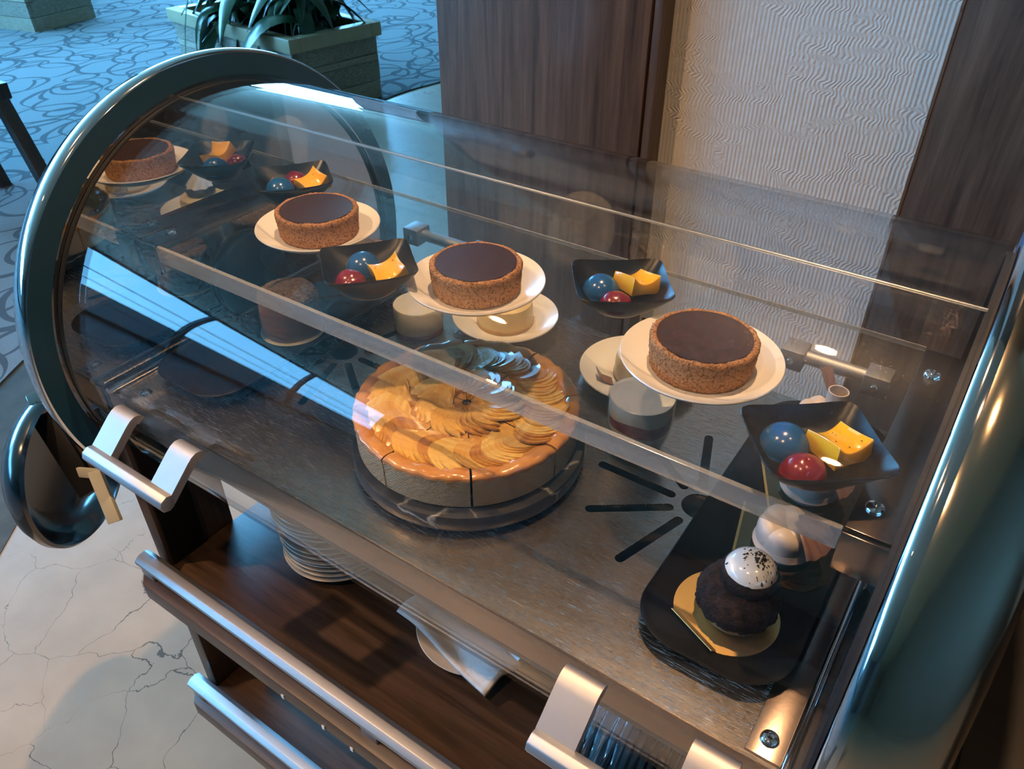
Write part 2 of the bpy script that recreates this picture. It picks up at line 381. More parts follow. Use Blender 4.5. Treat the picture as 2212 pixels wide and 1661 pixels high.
def prism(name, outline, z0, z1, mat, parent=None, bev=0.0, **kw):
    n = len(outline)
    vs = [(x, y, z0) for x, y in outline] + [(x, y, z1) for x, y in outline]
    fs = [tuple(reversed(range(n))), tuple(range(n, 2 * n))] + [(i, (i + 1) % n, n + (i + 1) % n, n + i) for i in range(n)]
    return mesh(name, vs, fs, mat, parent, bev=bev, **kw)
def prism_x(name, outline_yz, x0, x1, mat, parent=None, bev=0.0, **kw):
    n = len(outline_yz)
    vs = [(x0, y, z) for y, z in outline_yz] + [(x1, y, z) for y, z in outline_yz]
    fs = [tuple(reversed(range(n))), tuple(range(n, 2 * n))] + [(i, (i + 1) % n, n + (i + 1) % n, n + i) for i in range(n)]
    return mesh(name, vs, fs, mat, parent, bev=bev, **kw)
def rrect(x0, x1, y0, y1, r, n=6):
    pts = []
    for cx, cy_, a in ((x1 - r, y1 - r, 0), (x0 + r, y1 - r, PI / 2), (x0 + r, y0 + r, PI), (x1 - r, y0 + r, 1.5 * PI)):
        for i in range(n + 1):
            t = a + PI / 2 * i / n; pts.append((cx + r * math.cos(t), cy_ + r * math.sin(t)))
    return pts
def tube(name, pts, r, mat, parent=None, n=8, caps=True, **kw):
    vs, fs = [], []
    P = [Vector(p) for p in pts]
    rr = r if isinstance(r, (list, tuple)) else [r] * len(P)
    up = Vector((0, 0, 1))
    for i, p in enumerate(P):
        d = (P[min(i + 1, len(P) - 1)] - P[max(i - 1, 0)]).normalized()
        if abs(d.dot(up)) > 0.95: up = Vector((1, 0, 0))
        u = d.cross(up).normalized(); v = u.cross(d)
        for k in range(n):
            a = 2 * PI * k / n
            vs.append(tuple(p + (u * math.cos(a) + v * math.sin(a)) * rr[i]))
    for i in range(len(P) - 1):
        for k in range(n):
            fs.append((i * n + k, i * n + (k + 1) % n, (i + 1) * n + (k + 1) % n, (i + 1) * n + k))
    if caps:
        fs.append(tuple(reversed(range(n)))); fs.append(tuple(range((len(P) - 1) * n, len(P) * n)))
    return mesh(name, vs, fs, mat, parent, smooth=True, **kw)
def strip(name, path, width_vec, thick, mat, parent=None, **kw):
    """a flat strap that follows path, swept across width_vec"""
    P = [Vector(p) for p in path]; W = Vector(width_vec); vs, fs = [], []
    wn = W.normalized()
    for i, p in enumerate(P):
        d = (P[min(i + 1, len(P) - 1)] - P[max(i - 1, 0)]).normalized(); nrm = d.cross(wn).normalized() * thick
        for q in (p, p + W, p + W + nrm, p + nrm): vs.append(tuple(q))
    for i in range(len(P) - 1):
        a, b = i * 4, i * 4 + 4
        for k in range(4): fs.append((a + k, a + (k + 1) % 4, b + (k + 1) % 4, b + k))
    fs.append((0, 1, 2, 3)); e = (len(P) - 1) * 4; fs.append((e + 3, e + 2, e + 1, e))
    return mesh(name, vs, fs, mat, parent, smooth=True, sharp=30, **kw)
def grid(name, fn, nu, nv, mat, parent=None, smooth=True, wrap=False, **kw):
    vs = [tuple(fn(i / nu, j / nv)) for i in range(nu + 1) for j in range(nv + 1)]
    fs = [(i * (nv + 1) + j, (i + 1) * (nv + 1) + j, (i + 1) * (nv + 1) + j + 1, i * (nv + 1) + j + 1) for i in range(nu) for j in range(nv)]
    return mesh(name, vs, fs, mat, parent, smooth=smooth, **kw)
def dup(o, loc=None, rz=None, label=None, group=None, scale=None, parent=None):
    c = o.copy(); COL.objects.link(c); c.parent = parent
    if loc is not None: c.location = loc
    if rz is not None: c.rotation_euler = (0, 0, rz)
    if scale is not None: c.scale = (scale,) * 3 if isinstance(scale, (int, float)) else scale
    if label: c['label'] = label
    if group: c['group'] = group
    for ch in [k for k in bpy.data.objects if k.parent == o]:
        dup(ch, parent=c)
    return c
def struct(o): o['kind'] = 'structure'; return o
def catmull(pts, n=8):
    out = []
    P = [pts[0]] + list(pts) + [pts[-1]]
    for i in range(1, len(P) - 2):
        for k in range(n):
            t = k / n; a, b, c, d = (Vector(P[i - 1 + q]) for q in range(4))
            out.append(tuple(0.5 * ((2 * b) + (c - a) * t + (2 * a - 5 * b + 4 * c - d) * t * t + (3 * b - a - 3 * c + d) * t ** 3)))
    out.append(tuple(pts[-1])); return out

# ================================================================== SETTING
XW = -8.6                       # the long window wall
CEIL = 2.60
fl = struct(box('floor', (-3.6, 2.6, -3.2, 7.2, FLOOR - 0.06, FLOOR - 0.004), 'marble'))
tx, ty = (-3.6, 0.45, 2.6), (-3.2, -0.7, 2.92, 7.2)
for ix in range(2):
    for iy in range(3):
        box('tile', (tx[ix] + 0.0015, tx[ix + 1] - 0.0015, ty[iy] + 0.0015, ty[iy + 1] - 0.0015, FLOOR - 0.02, FLOOR), 'marble', fl)
edge = catmull([(-0.4, -3.2), (-1.2, -1.2), (-1.95, 0.0), (-2.40, 0.70), (-2.54, 0.98), (-2.95, 2.0), (-3.27, 2.9), (-3.42, 3.6), (-3.35, 4.24), (-3.0, 5.4), (-2.4, 7.2)])
inner = catmull([(0.25, -3.2), (-0.55, -1.2), (-1.42, 0.0), (-1.72, 0.346), (-1.90, 0.577), (-2.2, 1.05), (-2.56, 1.9)])
poly = [(x, y) for x, y in edge] + [(-2.4, 10.5), (XW, 10.5), (XW, -11.5), (-0.4, -11.5)]
struct(prism('floor_carpet', poly, FLOOR - 0.02, FLOOR + 0.008, 'carpet'))
ob = [(x, y) for x, y in edge if y <= 1.95]
bp = ob + [(x, y) for x, y in reversed(inner)]
struct(prism('floor_border', bp, FLOOR - 0.02, FLOOR + 0.002, 'border'))
struct(box('floor_front', (-0.4, 2.6, -11.5, -3.2, FLOOR - 0.06, FLOOR), 'marble'))
struct(box('ceiling', (XW - 0.1, 2.7, -11.6, 10.6, CEIL, CEIL + 0.1), 'ceil'))
YW = 1.30
struct(box('wall_back', (-1.02, 2.6, YW, YW + 0.15, FLOOR, CEIL), 'wallpaper'))
struct(box('wall_end', (-1.02, -0.9, YW + 0.15, 7.0, FLOOR, CEIL), 'darkwall'))
struct(box('wall_right', (2.6, 2.7, -11.5, YW, FLOOR, CEIL), 'darkwall'))
struct(box('wall_front', (XW, 2.6, -11.65, -11.56, FLOOR, CEIL), 'darkwall'))
struct(box('wall_front_sill', (XW, 2.6, -11.56, -11.5, FLOOR, FLOOR + 0.25), 'darkwall'))
struct(box('wall_far', (XW, -0.9, 10.5, 10.6, FLOOR, CEIL), 'darkwall'))
pl = struct(box('wall_panel_left', (-1.03, -0.585, YW - 0.05, YW + 0.01, FLOOR, CEIL), 'walnut_wall', bev=0.0012))
struct(box('trim_1', (-0.582, -0.567, YW - 0.045, YW + 0.005, FLOOR, CEIL), 'walnut_wall', bev=0.001))
struct(box('wall_panel_right', (-0.142, 0.9, YW - 0.035, YW + 0.005, FLOOR, CEIL), 'walnut_wall', bev=0.0012))
struct(box('trim_2', (-0.146, -0.142, YW - 0.036, YW + 0.002, FLOOR, CEIL), 'walnut_edge'))

# window wall
wl = struct(box('wall_left', (XW - 0.1, XW, -11.5, 10.5, FLOOR, FLOOR + 0.25), 'darkwall'))
struct(box('wall_left_header', (XW - 0.1, XW, -11.5, 10.5, CEIL - 0.12, CEIL), 'darkwall'))
def window(k, loc, rz, wid, pane):
    wo = bpy.data.objects.new('window_%d' % k, None); wo.location = loc; wo.rotation_euler = (0, 0, rz); COL.objects.link(wo); struct(wo)
    z0, z1 = 0.0, CEIL - 0.12 - FLOOR - 0.25; fr = 0.045
    box('pane', (-0.05, -0.04, -wid / 2, wid / 2, 1.25, z1), pane, wo)
    box('pane', (-0.05, -0.04, -wid / 2, wid / 2, z0, 1.25), 'pane_ground_view', wo)
    box('frame', (-0.04, 0.03, -wid / 2 - fr, -wid / 2 + fr, z0, z1), 'frame', wo)
    box('transom', (-0.04, 0.01, -wid / 2 + fr, wid / 2, 1.23, 1.28), 'frame', wo)
    box('transom', (-0.04, 0.01, -wid / 2 + fr, wid / 2, 1.66, 1.69), 'frame', wo)
    box('transom', (-0.04, 0.01, -wid / 2 + fr, wid / 2, 2.16, 2.20), 'frame', wo)
    box('transom', (-0.04, 0.01, -wid / 2 + fr, wid / 2, 0.80, 0.83), 'frame', wo)
k = 0; y = -11.4
while y + 2.4 < 10.5:
    k += 1; wid = 2.4
    window(k, (XW, y + wid / 2, FLOOR + 0.25), 0, wid, 'pane_shaded_view' if y < -4.6 else 'pane_open_sky')
    y += wid + 0.09
    if k % 3 == 0:
        struct(box('trim_%d' % (10 + k), (XW - 0.05, XW + 0.25, y - 0.04, y + 0.26, FLOOR, CEIL), 'darkwall'))
        y += 0.30

# ceiling downlights (the warm lamps)
def downlight(x, y, power, size=R(110), rad=0.035, aim=None):
    d = empty('ceiling_downlight', (x, y, CEIL), 0, 'small round warm downlight recessed in the ceiling', 'ceiling light', 'ceiling downlights')
    lathe('ring', [(0.036, -0.001), (0.05, -0.001), (0.052, -0.006), (0.036, -0.008)], 'alu', d, n=24, closed=True)
    lathe('lens', [(0, -0.0025), (0.035, -0.0025)], 'lens', d, n=20)
    L = bpy.data.lights.new('downlight_beam', 'SPOT'); L.energy = power; L.color = LAMP_COL; L.spot_size = size; L.spot_blend = 0.7; L.shadow_soft_size = rad
    o = bpy.data.objects.new('downlight_beam', L); COL.objects.link(o); o.parent = d; o.location = (0, 0, -0.02)
    if aim: o.rotation_euler = (Vector(aim) - Vector((x, y, CEIL))).to_track_quat('-Z', 'Y').to_euler()
    return d
downlight(-0.37, 0.80, 250, size=R(58), aim=(-0.5, 0.25, 0.0))
downlight(0.75, 0.35, 35)
downlight(-1.75, -0.55, 230)
downlight(-0.25, -0.9, 75)
downlight(-2.2, -2.2, 110)

# ================================================================== BACKGROUND THINGS
def planter(loc, rz, lx, ly, h, label):
    p = empty('planter', loc, rz, label, 'planter')
    rows = [(0.0, 0.10, 'stone_b'), (0.104, 0.215, 'stone_a'), (0.219, 0.255, 'stone_b'), (0.259, h - 0.075, 'stone_a')]
    for (z0, z1, mt) in rows:
        nseg = max(2, int(lx / 0.30)); ns2 = max(1, int(ly / 0.30))
        for s in range(nseg):
            a = lx * s / nseg + 0.001; b = lx * (s + 1) / nseg - 0.001; o_ = random.uniform(0, 0.008)
            box('stone', (a, b, -o_, 0.03, z0, z1), mt, p)
            box('stone', (a, b, ly - 0.03, ly + o_, z0, z1), mt, p)
        for s in range(ns2):
            a = 0.03 + (ly - 0.06) * s / ns2 + 0.001; b = 0.03 + (ly - 0.06) * (s + 1) / ns2 - 0.001; o_ = random.uniform(0, 0.008)
            box('stone', (-o_, 0.03, a, b, z0, z1), mt, p)
            box('stone', (lx - 0.03, lx + o_, a, b, z0, z1), mt, p)
    e = 0.025
    for nm, b in (('rim', (-e, lx + e, -e, 0.05, h - 0.075, h)), ('rim', (-e, lx + e, ly - 0.05, ly + e, h - 0.075, h)),
                  ('rim', (-e, 0.05, 0.05, ly - 0.05, h - 0.075, h)), ('rim', (lx - 0.05, lx + e, 0.05, ly - 0.05, h - 0.075, h))):
        box(nm, b, 'trim', p, bev=0.004)
    box('soil', (0.03, lx - 0.03, 0.03, ly - 0.03, 0.0, h - 0.06), 'soil', p)
    return p
planter((-4.80, 3.207, FLOOR + 0.008), R(-7.4), 1.26, 0.60, 0.43, 'long stone-clad planter box with beige rim holding drooping green plants')
planter((-8.0, 3.15, FLOOR + 0.008), R(12), 1.08, 0.62, 0.9, 'stone-clad planter in the far top left corner, only its foot in view')
# drooping leaves
leafmesh = []
for kx in range(4):
    L = 0.30 + 0.06 * kx; W = 0.038 + 0.010 * kx
    def fn(u, v, L=L, W=W, kx=kx):
        t = u; ww = W * math.sin(PI * min(1, t * 0.93 + 0.07)) ** 0.8 * (1 - 0.25 * t)
        x = L * (t - 0.25 * t * t); z = 0.16 * math.sin(t * 1.5 + 0.25) - (0.16 + 0.1 * kx) * t * t
        s = (v - 0.5) * 2
        return (x, s * ww, z - 0.012 * abs(s) ** 1.5 + 0.012)
    o = grid('leaf', fn, 8, 4, 'leaf'); leafmesh.append(o.data); bpy.data.objects.remove(o)
def foliage(loc, lx, ly, rz, n, label):
    p = empty('leafy_plant', loc, rz, label, 'plant')
    for i in range(n):
        o = bpy.data.objects.new('leaf', random.choice(leafmesh)); link(o, p)
        px, py = random.uniform(0.08, lx - 0.08), random.uniform(0.08, ly - 0.08)
        o.location = (px, py, random.uniform(0.0, 0.28)); o.rotation_euler = (random.uniform(-.3, .3), random.uniform(-.5, .35), random.uniform(0, 2 * PI))
        s = random.uniform(0.7, 1.25); o.scale = (s, s, s)
    for i in range(14):
        a = (random.uniform(0.1, lx - 0.1), random.uniform(0.1, ly - 0.1), -0.05)
        tube('stem', [a, (a[0] + random.uniform(-.03, .03), a[1] + random.uniform(-.03, .03), 0.10), (a[0] + random.uniform(-.08, .08), a[1] + random.uniform(-.08, .08), 0.28)], 0.005, 'leaf', p, n=5)
    return p
foliage((-4.55, 3.19, FLOOR + 0.40), 1.0, 0.52, R(-7.4), 170, 'dark green broad-leaved plants drooping over the planter rim')

def chair():
    c = empty('lounge_chair', (-3.72, 1.45, FLOOR + 0.008), 0, 'dark wooden chair with slanted legs standing on the loop carpet', 'chair')
    O = Vector((-3.72, 1.45, FLOOR))
    def bar(name, a, b, wx, wy):
        a = Vector(a) - O; b = Vector(b) - O
        vs = [(p.x + sx * wx, p.y + sy * wy, p.z) for p in (a, b) for sx, sy in ((-1, -1), (1, -1), (1, 1), (-1, 1))]
        fs = [(3, 2, 1, 0), (4, 5, 6, 7)] + [(i, (i + 1) % 4, 4 + (i + 1) % 4, 4 + i) for i in range(4)]
        mesh(name, vs, fs, 'chair', c, bev=0.003)
    bar('leg', (-3.641, 1.609, FLOOR), (-3.942, 1.657, -0.45), 0.03, 0.03)
    bar('leg', (-3.977, 1.592 - 0.04, FLOOR), (-4.16, 1.56, -0.45), 0.028, 0.028)
    bar('leg', (-3.70, 1.10, FLOOR), (-3.96, 1.14, -0.45), 0.03, 0.03)
    bar('leg', (-4.28, 1.10, FLOOR), (-4.16, 1.14, -0.45), 0.028, 0.028)
    box('seat_rail', (-4.2 + 3.72, -3.90 + 3.72, 1.10 - 1.45, 1.70 - 1.45, 0.38, 0.45), 'chair', c, bev=0.004)
    box('seat', (-4.6 + 3.72, -3.90 + 3.72, 1.05 - 1.45, 1.68 - 1.45, 0.45, 0.52), 'black', c, bev=0.015)
    box('backrest', (-4.68 + 3.72, -4.6 + 3.72, 1.05 - 1.45, 1.68 - 1.45, 0.45, 0.95), 'black', c, bev=0.015)
chair()
sc_ = empty('dark_stand_in', (0.47, 0.86, FLOOR), 0, 'black box added to stand in for the dark area beside the trolley', 'stand-in box')  # black box added in place of an unidentified dark area
box('body', (-0.33, 0.36, -0.36, 0.36, 0.05, 0.70), 'black', sc_, bev=0.004)
box('plinth', (-0.31, 0.33, -0.34, 0.34, 0.0, 0.05), 'black', sc_)
box('top', (-0.34, 0.37, -0.37, 0.37, 0.70, 0.72), 'black', sc_, bev=0.003)

# ================================================================== THE DESSERT TROLLEY
YC, ZC, RD = 0.60, 0.037, 0.282          # dome axis and radius
XL, XR = -0.860, 0.015                   # inner faces of the two end caps
TR = empty('dessert_trolley', (-0.42, 0.60, FLOOR), 0, 'walnut dessert trolley with clear barrel dome, round polished end caps and steel deck', 'trolley')

def obox(name, a, b, wv, hv, mat, parent, bev=0.0):
    """bar from a to b with half-extent vectors wv, hv"""
    a, b, wv, hv = Vector(a), Vector(b), Vector(wv), Vector(hv)
    vs = [tuple(p + wv * sx + hv * sy) for p in (a, b) for sx, sy in ((-1, -1), (1, -1), (1, 1), (-1, 1))]
    fs = [(3, 2, 1, 0), (4, 5, 6, 7)] + [(i, (i + 1) % 4, 4 + (i + 1) % 4, 4 + i) for i in range(4)]
    return mesh(name, vs, fs, mat, parent, bev=bev)
def screw(x, y, z, parent, r=0.0075):
    o = lathe('screw', [(0, 0.0022), (r * 0.34, 0.0022), (r * 0.4, 0.0048), (r * 0.72, 0.0042), (r * 0.95, 0.0022), (r, 0)], 'chrome', parent, n=20, c=(x, y, z))
    return o

# end caps
for sgn, xf, nm in ((-1, XL, 'left'), (1, XR, 'right')):
    c = (xf, YC, ZC)
    prof = [(0.3075, 0.0), (0.3098, 0.0018), (0.3112, 0.006), (0.3116, 0.012), (0.3108, 0.018), (0.3065, 0.031), (0.2980, 0.047), (0.2860, 0.060), (0.270, 0.066), (0.15, 0.070), (0.0, 0.071)]
    cap = lathe('end_cap', [(r, sgn * s) for r, s in prof], 'spun' if sgn > 0 else 'chrome', TR, n=160, axis='X', c=c)
    cap['label'] = 'polished round end cap'
    lathe('mirror_face', [(0.0, 0.0), (RD - 0.001, 0.0)], 'mirror', cap, n=128, axis='X', c=c)
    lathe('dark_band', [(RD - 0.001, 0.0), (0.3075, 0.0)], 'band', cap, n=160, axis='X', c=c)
    if sgn > 0:
        lathe('rim_ring', [(0.3070, 0.0), (0.3095, -0.001), (0.3120, 0.001), (0.3130, 0.0050), (0.3122, 0.0090), (0.308, 0.0085)], 'chrome', cap, n=160, axis='X', c=c, closed=True)
    lathe('seal', [(RD - 0.009, -sgn * 0.001), (RD - 0.009, -sgn * 0.007), (RD - 0.007, -sgn * 0.007), (RD - 0.007, -sgn * 0.001)], 'rubber', cap, n=128, axis='X', c=c, closed=True)
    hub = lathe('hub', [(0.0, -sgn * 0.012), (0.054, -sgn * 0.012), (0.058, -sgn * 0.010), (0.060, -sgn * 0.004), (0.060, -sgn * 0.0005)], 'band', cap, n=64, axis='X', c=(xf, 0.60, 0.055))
    lathe('hub_ring', [(0.0585, -sgn * 0.0005), (0.0585, -sgn * 0.0115), (0.0600, -sgn * 0.0125), (0.0618, -sgn * 0.0105), (0.0618, -sgn * 0.0005)], 'film', cap, n=64, axis='X', c=(xf, 0.60, 0.055))

# clear dome: outer front shell and inner rear shell
def arc(r0, r1, a0, a1, name, x0, x1):
    prof = [(r0, x0), (r1, x0), (r1, x1), (r0, x1)]
    return lathe(name, prof, 'acrylic', TR, n=72, axis='X', c=(0, YC, ZC), a0=R(a0), a1=R(a1), closed=True)
df = arc(0.2750, 0.2785, 99, 196.5, 'dome_front', XL + 0.004, XR - 0.004)
db = arc(0.2800, 0.2835, -16, 106, 'dome_rear', XL + 0.004, XR - 0.004)
M['edge_glint'] = acrylic('acrylic_edge_glint', tint=(0.9, 0.9, 0.88), haze=0.02, f0=0.3, rough=0.3)
_a = R(99.6); tube('dome_edge', [(XL + 0.006, YC + 0.2768 * math.cos(_a), ZC + 0.2768 * math.sin(_a)), (XR - 0.006, YC + 0.2768 * math.cos(_a), ZC + 0.2768 * math.sin(_a))], 0.0014, 'edge_glint', df, n=10)  # glossy strip added along the shell edge to catch lamp light as a streak
def dome_handle(x0, x1, side, parent):
    """two flat straps and a round-nosed bar, side -1 = front, +1 = back"""
    Y = lambda q: YC + side * (YC - q) * 1.0 if side > 0 else q
    path = [(Y(0.3220), 0.0470), (Y(0.3200), 0.0505), (Y(0.3160), 0.0530), (Y(0.3110), 0.0535), (Y(0.3055), 0.0515), (Y(0.3000), 0.0475), (Y(0.2680), 0.0195)]
    h = None
    bar = prism_x('handle', [(Y(0.276), 0.024), (Y(0.268), 0.0265), (Y(0.261), 0.023), (Y(0.2585), 0.0165), (Y(0.261), 0.010), (Y(0.268), 0.0075), (Y(0.274), 0.010)], x0, x1, 'alu', parent, bev=0.001)
    for xa in (x0, x1 - 0.034):
        strip('strap', [(xa, a, b) for a, b in path], (0.034, 0, 0), -0.010, 'alu', bar)
    return bar
dome_handle(-0.742, -0.604, -1, TR)
dome_handle(-0.166, -0.026, -1, TR)
def rear_handle(x0, x1, parent):
    b = tube('handle', [(x0 + 0.004, 0.903, 0.012), (x1 - 0.004, 0.903, 0.012)], 0.0095, 'alu', parent, n=20)
    for xa in (x0, x1 - 0.030):
        k = box('block', (xa, xa + 0.030, 0.8835, 0.917, -0.002, 0.0255), 'alu', b, bev=0.0012)
        lathe('bolt', [(0.0, -0.0028), (0.0035, -0.0028), (0.005, -0.001), (0.005, 0.0)], 'chrome', b, n=16, c=(0, 0, 0)).matrix_local = Matrix.Translation((xa + 0.015, 0.8833, 0.011)) @ Matrix.Rotation(R(-90), 4, 'X')
rear_handle(-0.825, -0.665, TR)
rear_handle(-0.186, -0.052, TR)

# deck of worn steel with two slotted rosettes (cut right through)
def deck():
    cu = bpy.data.curves.new('deck', 'CURVE'); cu.dimensions = '2D'; cu.fill_mode = 'BOTH'; cu.extrude = 0.001
    def spl(pts):
        s = cu.splines.new('POLY'); s.points.add(len(pts) - 1); s.use_cyclic_u = True
        for p, (x, y) in zip(s.points, pts): p.co = (x, y, 0, 1)
    spl(rrect(-0.852, 0.010, 0.358, 0.822, 0.012, 5))
    for cx in (-0.165, -0.672):
        spl([(cx + 0.0185 * math.cos(2 * PI * i / 40), 0.585 + 0.0185 * math.sin(2 * PI * i / 40)) for i in range(40)])
        for k in range(10):
            a = R(36 * k + (0 if cx > -0.4 else 0)); ca, sa = math.cos(a), math.sin(a); w_ = 0.0050
            pts = [(0.032 + w_ * math.cos(t), w_ * math.sin(t)) for t in [PI / 2 + PI * i / 8 for i in range(9)]]
            pts += [(0.114 + w_ * math.cos(t), w_ * math.sin(t)) for t in [-PI / 2 + PI * i / 8 for i in range(9)]]
            spl([(cx + x * ca - y * sa, 0.585 + x * sa + y * ca) for x, y in pts])
    tmp = bpy.data.objects.new('tmp', cu); COL.objects.link(tmp)
    dg = bpy.context.evaluated_depsgraph_get()
    me = bpy.data.meshes.new_from_object(tmp.evaluated_get(dg)); bpy.data.objects.remove(tmp)
    me.name = 'deck'; me.materials.clear(); me.materials.append(M['steel'])
    for v in me.vertices: v.co.z -= 0.001
    o = bpy.data.objects.new('deck', me); link(o, TR); return o
dk = deck()
box('front_lip', (-0.852, 0.010, 0.3555, 0.358, -0.036, -0.0008), 'brown_plate', dk)
box('back_lip', (-0.852, 0.010, 0.822, 0.8245, -0.036, -0.0008), 'steel', dk)
well = box('cold_well', (-0.84, 0.0, 0.365, 0.815, -0.06, -0.045), 'lining', TR)
for b in ((-0.852, -0.84, 0.358, 0.822, -0.06, -0.0021), (0.0, 0.010, 0.358, 0.822, -0.06, -0.0021)):
    box('well_side', b, 'lining', well)
for x0, x1 in ((-0.852, -0.793), (-0.032, 0.010)):
    ep = box('deck_end_plate', (x0, x1, 0.362, 0.818, 0.0002, 0.0022), 'brown_plate' if x0 > -0.5 else 'steel', TR, bev=0.0006)
    xs = -0.807 if x0 < -0.5 else -0.018
    for ys in (0.379, 0.582, 0.79): screw(xs, ys, 0.0022, ep)
for xx in (-0.843, 0.000):
    tube('deck_rod', [(xx, 0.352, 0.0065), (xx, 0.826, 0.0065)], 0.0042, 'chrome', TR, n=12)

# clear middle shelf on brown steel brackets
SZ = 0.165
sh = box('middle_shelf', (-0.822, -0.024, 0.459, 0.741, SZ - 0.012, SZ), 'shelf_acrylic', TR)
box('shelf_edge', (-0.822, -0.024, 0.4535, 0.459, SZ - 0.020, SZ + 0.001), 'edge', sh, bev=0.0012)
box('shelf_edge', (-0.822, -0.024, 0.741, 0.7425, SZ - 0.005, SZ + 0.0005), 'edge', sh, bev=0.0012)
for x0, x1, xb in ((-0.8585, -0.8225, -0.842), (-0.0235, 0.0125, -0.010)):
    br = box('shelf_bracket', (x0, x1, 0.460, 0.740, SZ - 0.008, SZ - 0.0005), 'brown_plate', TR, bev=0.0006)
    box('bracket_flange', (x0, x1, 0.4505, 0.4540, SZ - 0.036, SZ + 0.002), 'brown_plate', br, bev=0.0006)
    for yb in (0.49, 0.695):
        o = screw(xb, yb, SZ - 0.0005, br); 

# walnut body: uprights, pull-out shelves with long bars, base
PX0, PX1 = -0.860, 0.020
for x0, x1 in ((PX0, PX0 + 0.026), (PX1 - 0.026, PX1)):
    for y0, y1 in ((0.343, 0.455), (0.742, 0.85)):
        box('side_post', (x0, x1, y0, y1, FLOOR + 0.085, -0.062), 'walnut_z', TR, bev=0.0015)
box('base_board', (PX0 + 0.026, PX1 - 0.026, 0.345, 0.83, FLOOR + 0.085, FLOOR + 0.11), 'walnut_x', TR)
for x0 in (PX0 + 0.0262, PX1 - 0.0302):
    box('lining_panel', (x0, x0 + 0.004, 0.348, 0.402, -0.299, -0.064), 'black', TR)
def pullout(z, name):
    """walnut board with clipped front corners and an aluminium bar handle"""
    x0, x1, y0, y1 = PX0 + 0.0275, PX1 - 0.0275, 0.300, 0.828
    ol = [(PX0 + 0.02, y0), (PX1 - 0.02, y0), (PX1 - 0.004, y0 + 0.014), (PX1 - 0.002, 0.342), (x1, 0.342), (x1, y1), (x0, y1), (x0, 0.342), (PX0 + 0.002, 0.342), (PX0 + 0.004, y0 + 0.014)]
    b = prism(name, ol, z - 0.030, z, 'walnut_x', TR, bev=0.0012)
    h = prism_x('bar_handle', [(0.333, z + 0.021), (0.333, z + 0.029), (0.326, z + 0.0335), (0.315, z + 0.0325), (0.308, z + 0.027), (0.308, z + 0.021)], PX0 + 0.002, PX1 - 0.002, 'alu', b, bev=0.0008)
    for xa in (PX0 + 0.006, -0.43, PX1 - 0.036):
        box('post', (xa, xa + 0.026, 0.311, 0.331, z, z + 0.0215), 'alu', b, bev=0.0012)
    return b
ps = pullout(-0.30, 'pull_out_shelf')
for xw, dz in ((-0.558, 0.0), (-0.486, -0.0012), (-0.4386, -0.0030)):
    box('worn_patch', (xw - 0.0022, xw + 0.0022, 0.2988, 0.3002, -0.3285 + dz, -0.3215 + dz), 'napkin', ps)
pullout(-0.60, 'pull_out_shelf')
for x in (-0.78, -0.06):
    for y in (0.42, 0.78):
        cs = lathe('caster', [(0.0, -0.012), (0.034, -0.012), (0.036, -0.008), (0.036, 0.008), (0.034, 0.012), (0.0, 0.012)], 'rubber', TR, n=24, axis='X', c=(x, y, FLOOR + 0.0365))
        obox('fork', (x, y, FLOOR + 0.035), (x, y, FLOOR + 0.086), (0.017, 0, 0), (0, 0.012, 0), 'alu', cs)
# fold-down round steel side dish with its bracket
def side_dish():
    n = Vector((0.866, 0.5, 0)); o = lathe('side_dish', [(0, -0.034), (0.07, -0.034), (0.093, -0.028), (0.106, -0.014), (0.1115, 0.0), (0.1165, 0.004), (0.1205, 0.0), (0.1210, -0.010), (0.113, -0.026), (0.098, -0.042), (0.07, -0.050), (0, -0.050)], 'dish_steel', TR, n=96, axis='X')
    o.rotation_euler = (0, 0, R(30)); o.location = (-0.995, 0.338, -0.180)
    return o
sd = side_dish(); sd['label'] = 'round polished steel dish'
obox('dish_arm', (-0.998, 0.325, -0.080), (-0.905, 0.311, -0.166), (0.0077, 0.011, 0.0065), (0.004, -0.006, 0.0055), 'black', TR, bev=0.0015)
obox('dish_block', (-0.980, 0.355, -0.074), (-0.925, 0.328, -0.146), (0.017, 0.0175, 0.0065), (0.004, -0.006, 0.0055), 'walnut_z', TR, bev=0.001)
obox('hinge_plate', (-1.004, 0.338, -0.050), (-0.985, 0.332, -0.075), (0.012, 0.0150, 0.007), (0.003, -0.004, 0.004), 'chrome', TR, bev=0.001)
obox('catch_plate', (-0.922, 0.311, -0.138), (-0.892, 0.327, -0.138), (0.002, -0.001, -0.007), (0.002, -0.003, 0.002), 'putty', TR, bev=0.001)
obox('catch_plate', (-0.899, 0.322, -0.132), (-0.858, 0.306, -0.192), (0.0058, 0.0060, 0.0022), (0.002, -0.003, 0.0025), 'putty', TR, bev=0.001)
for ch in [k for k in bpy.data.objects if k.parent == TR]:
    ch.matrix_parent_inverse = Matrix.Translation(-TR.location)

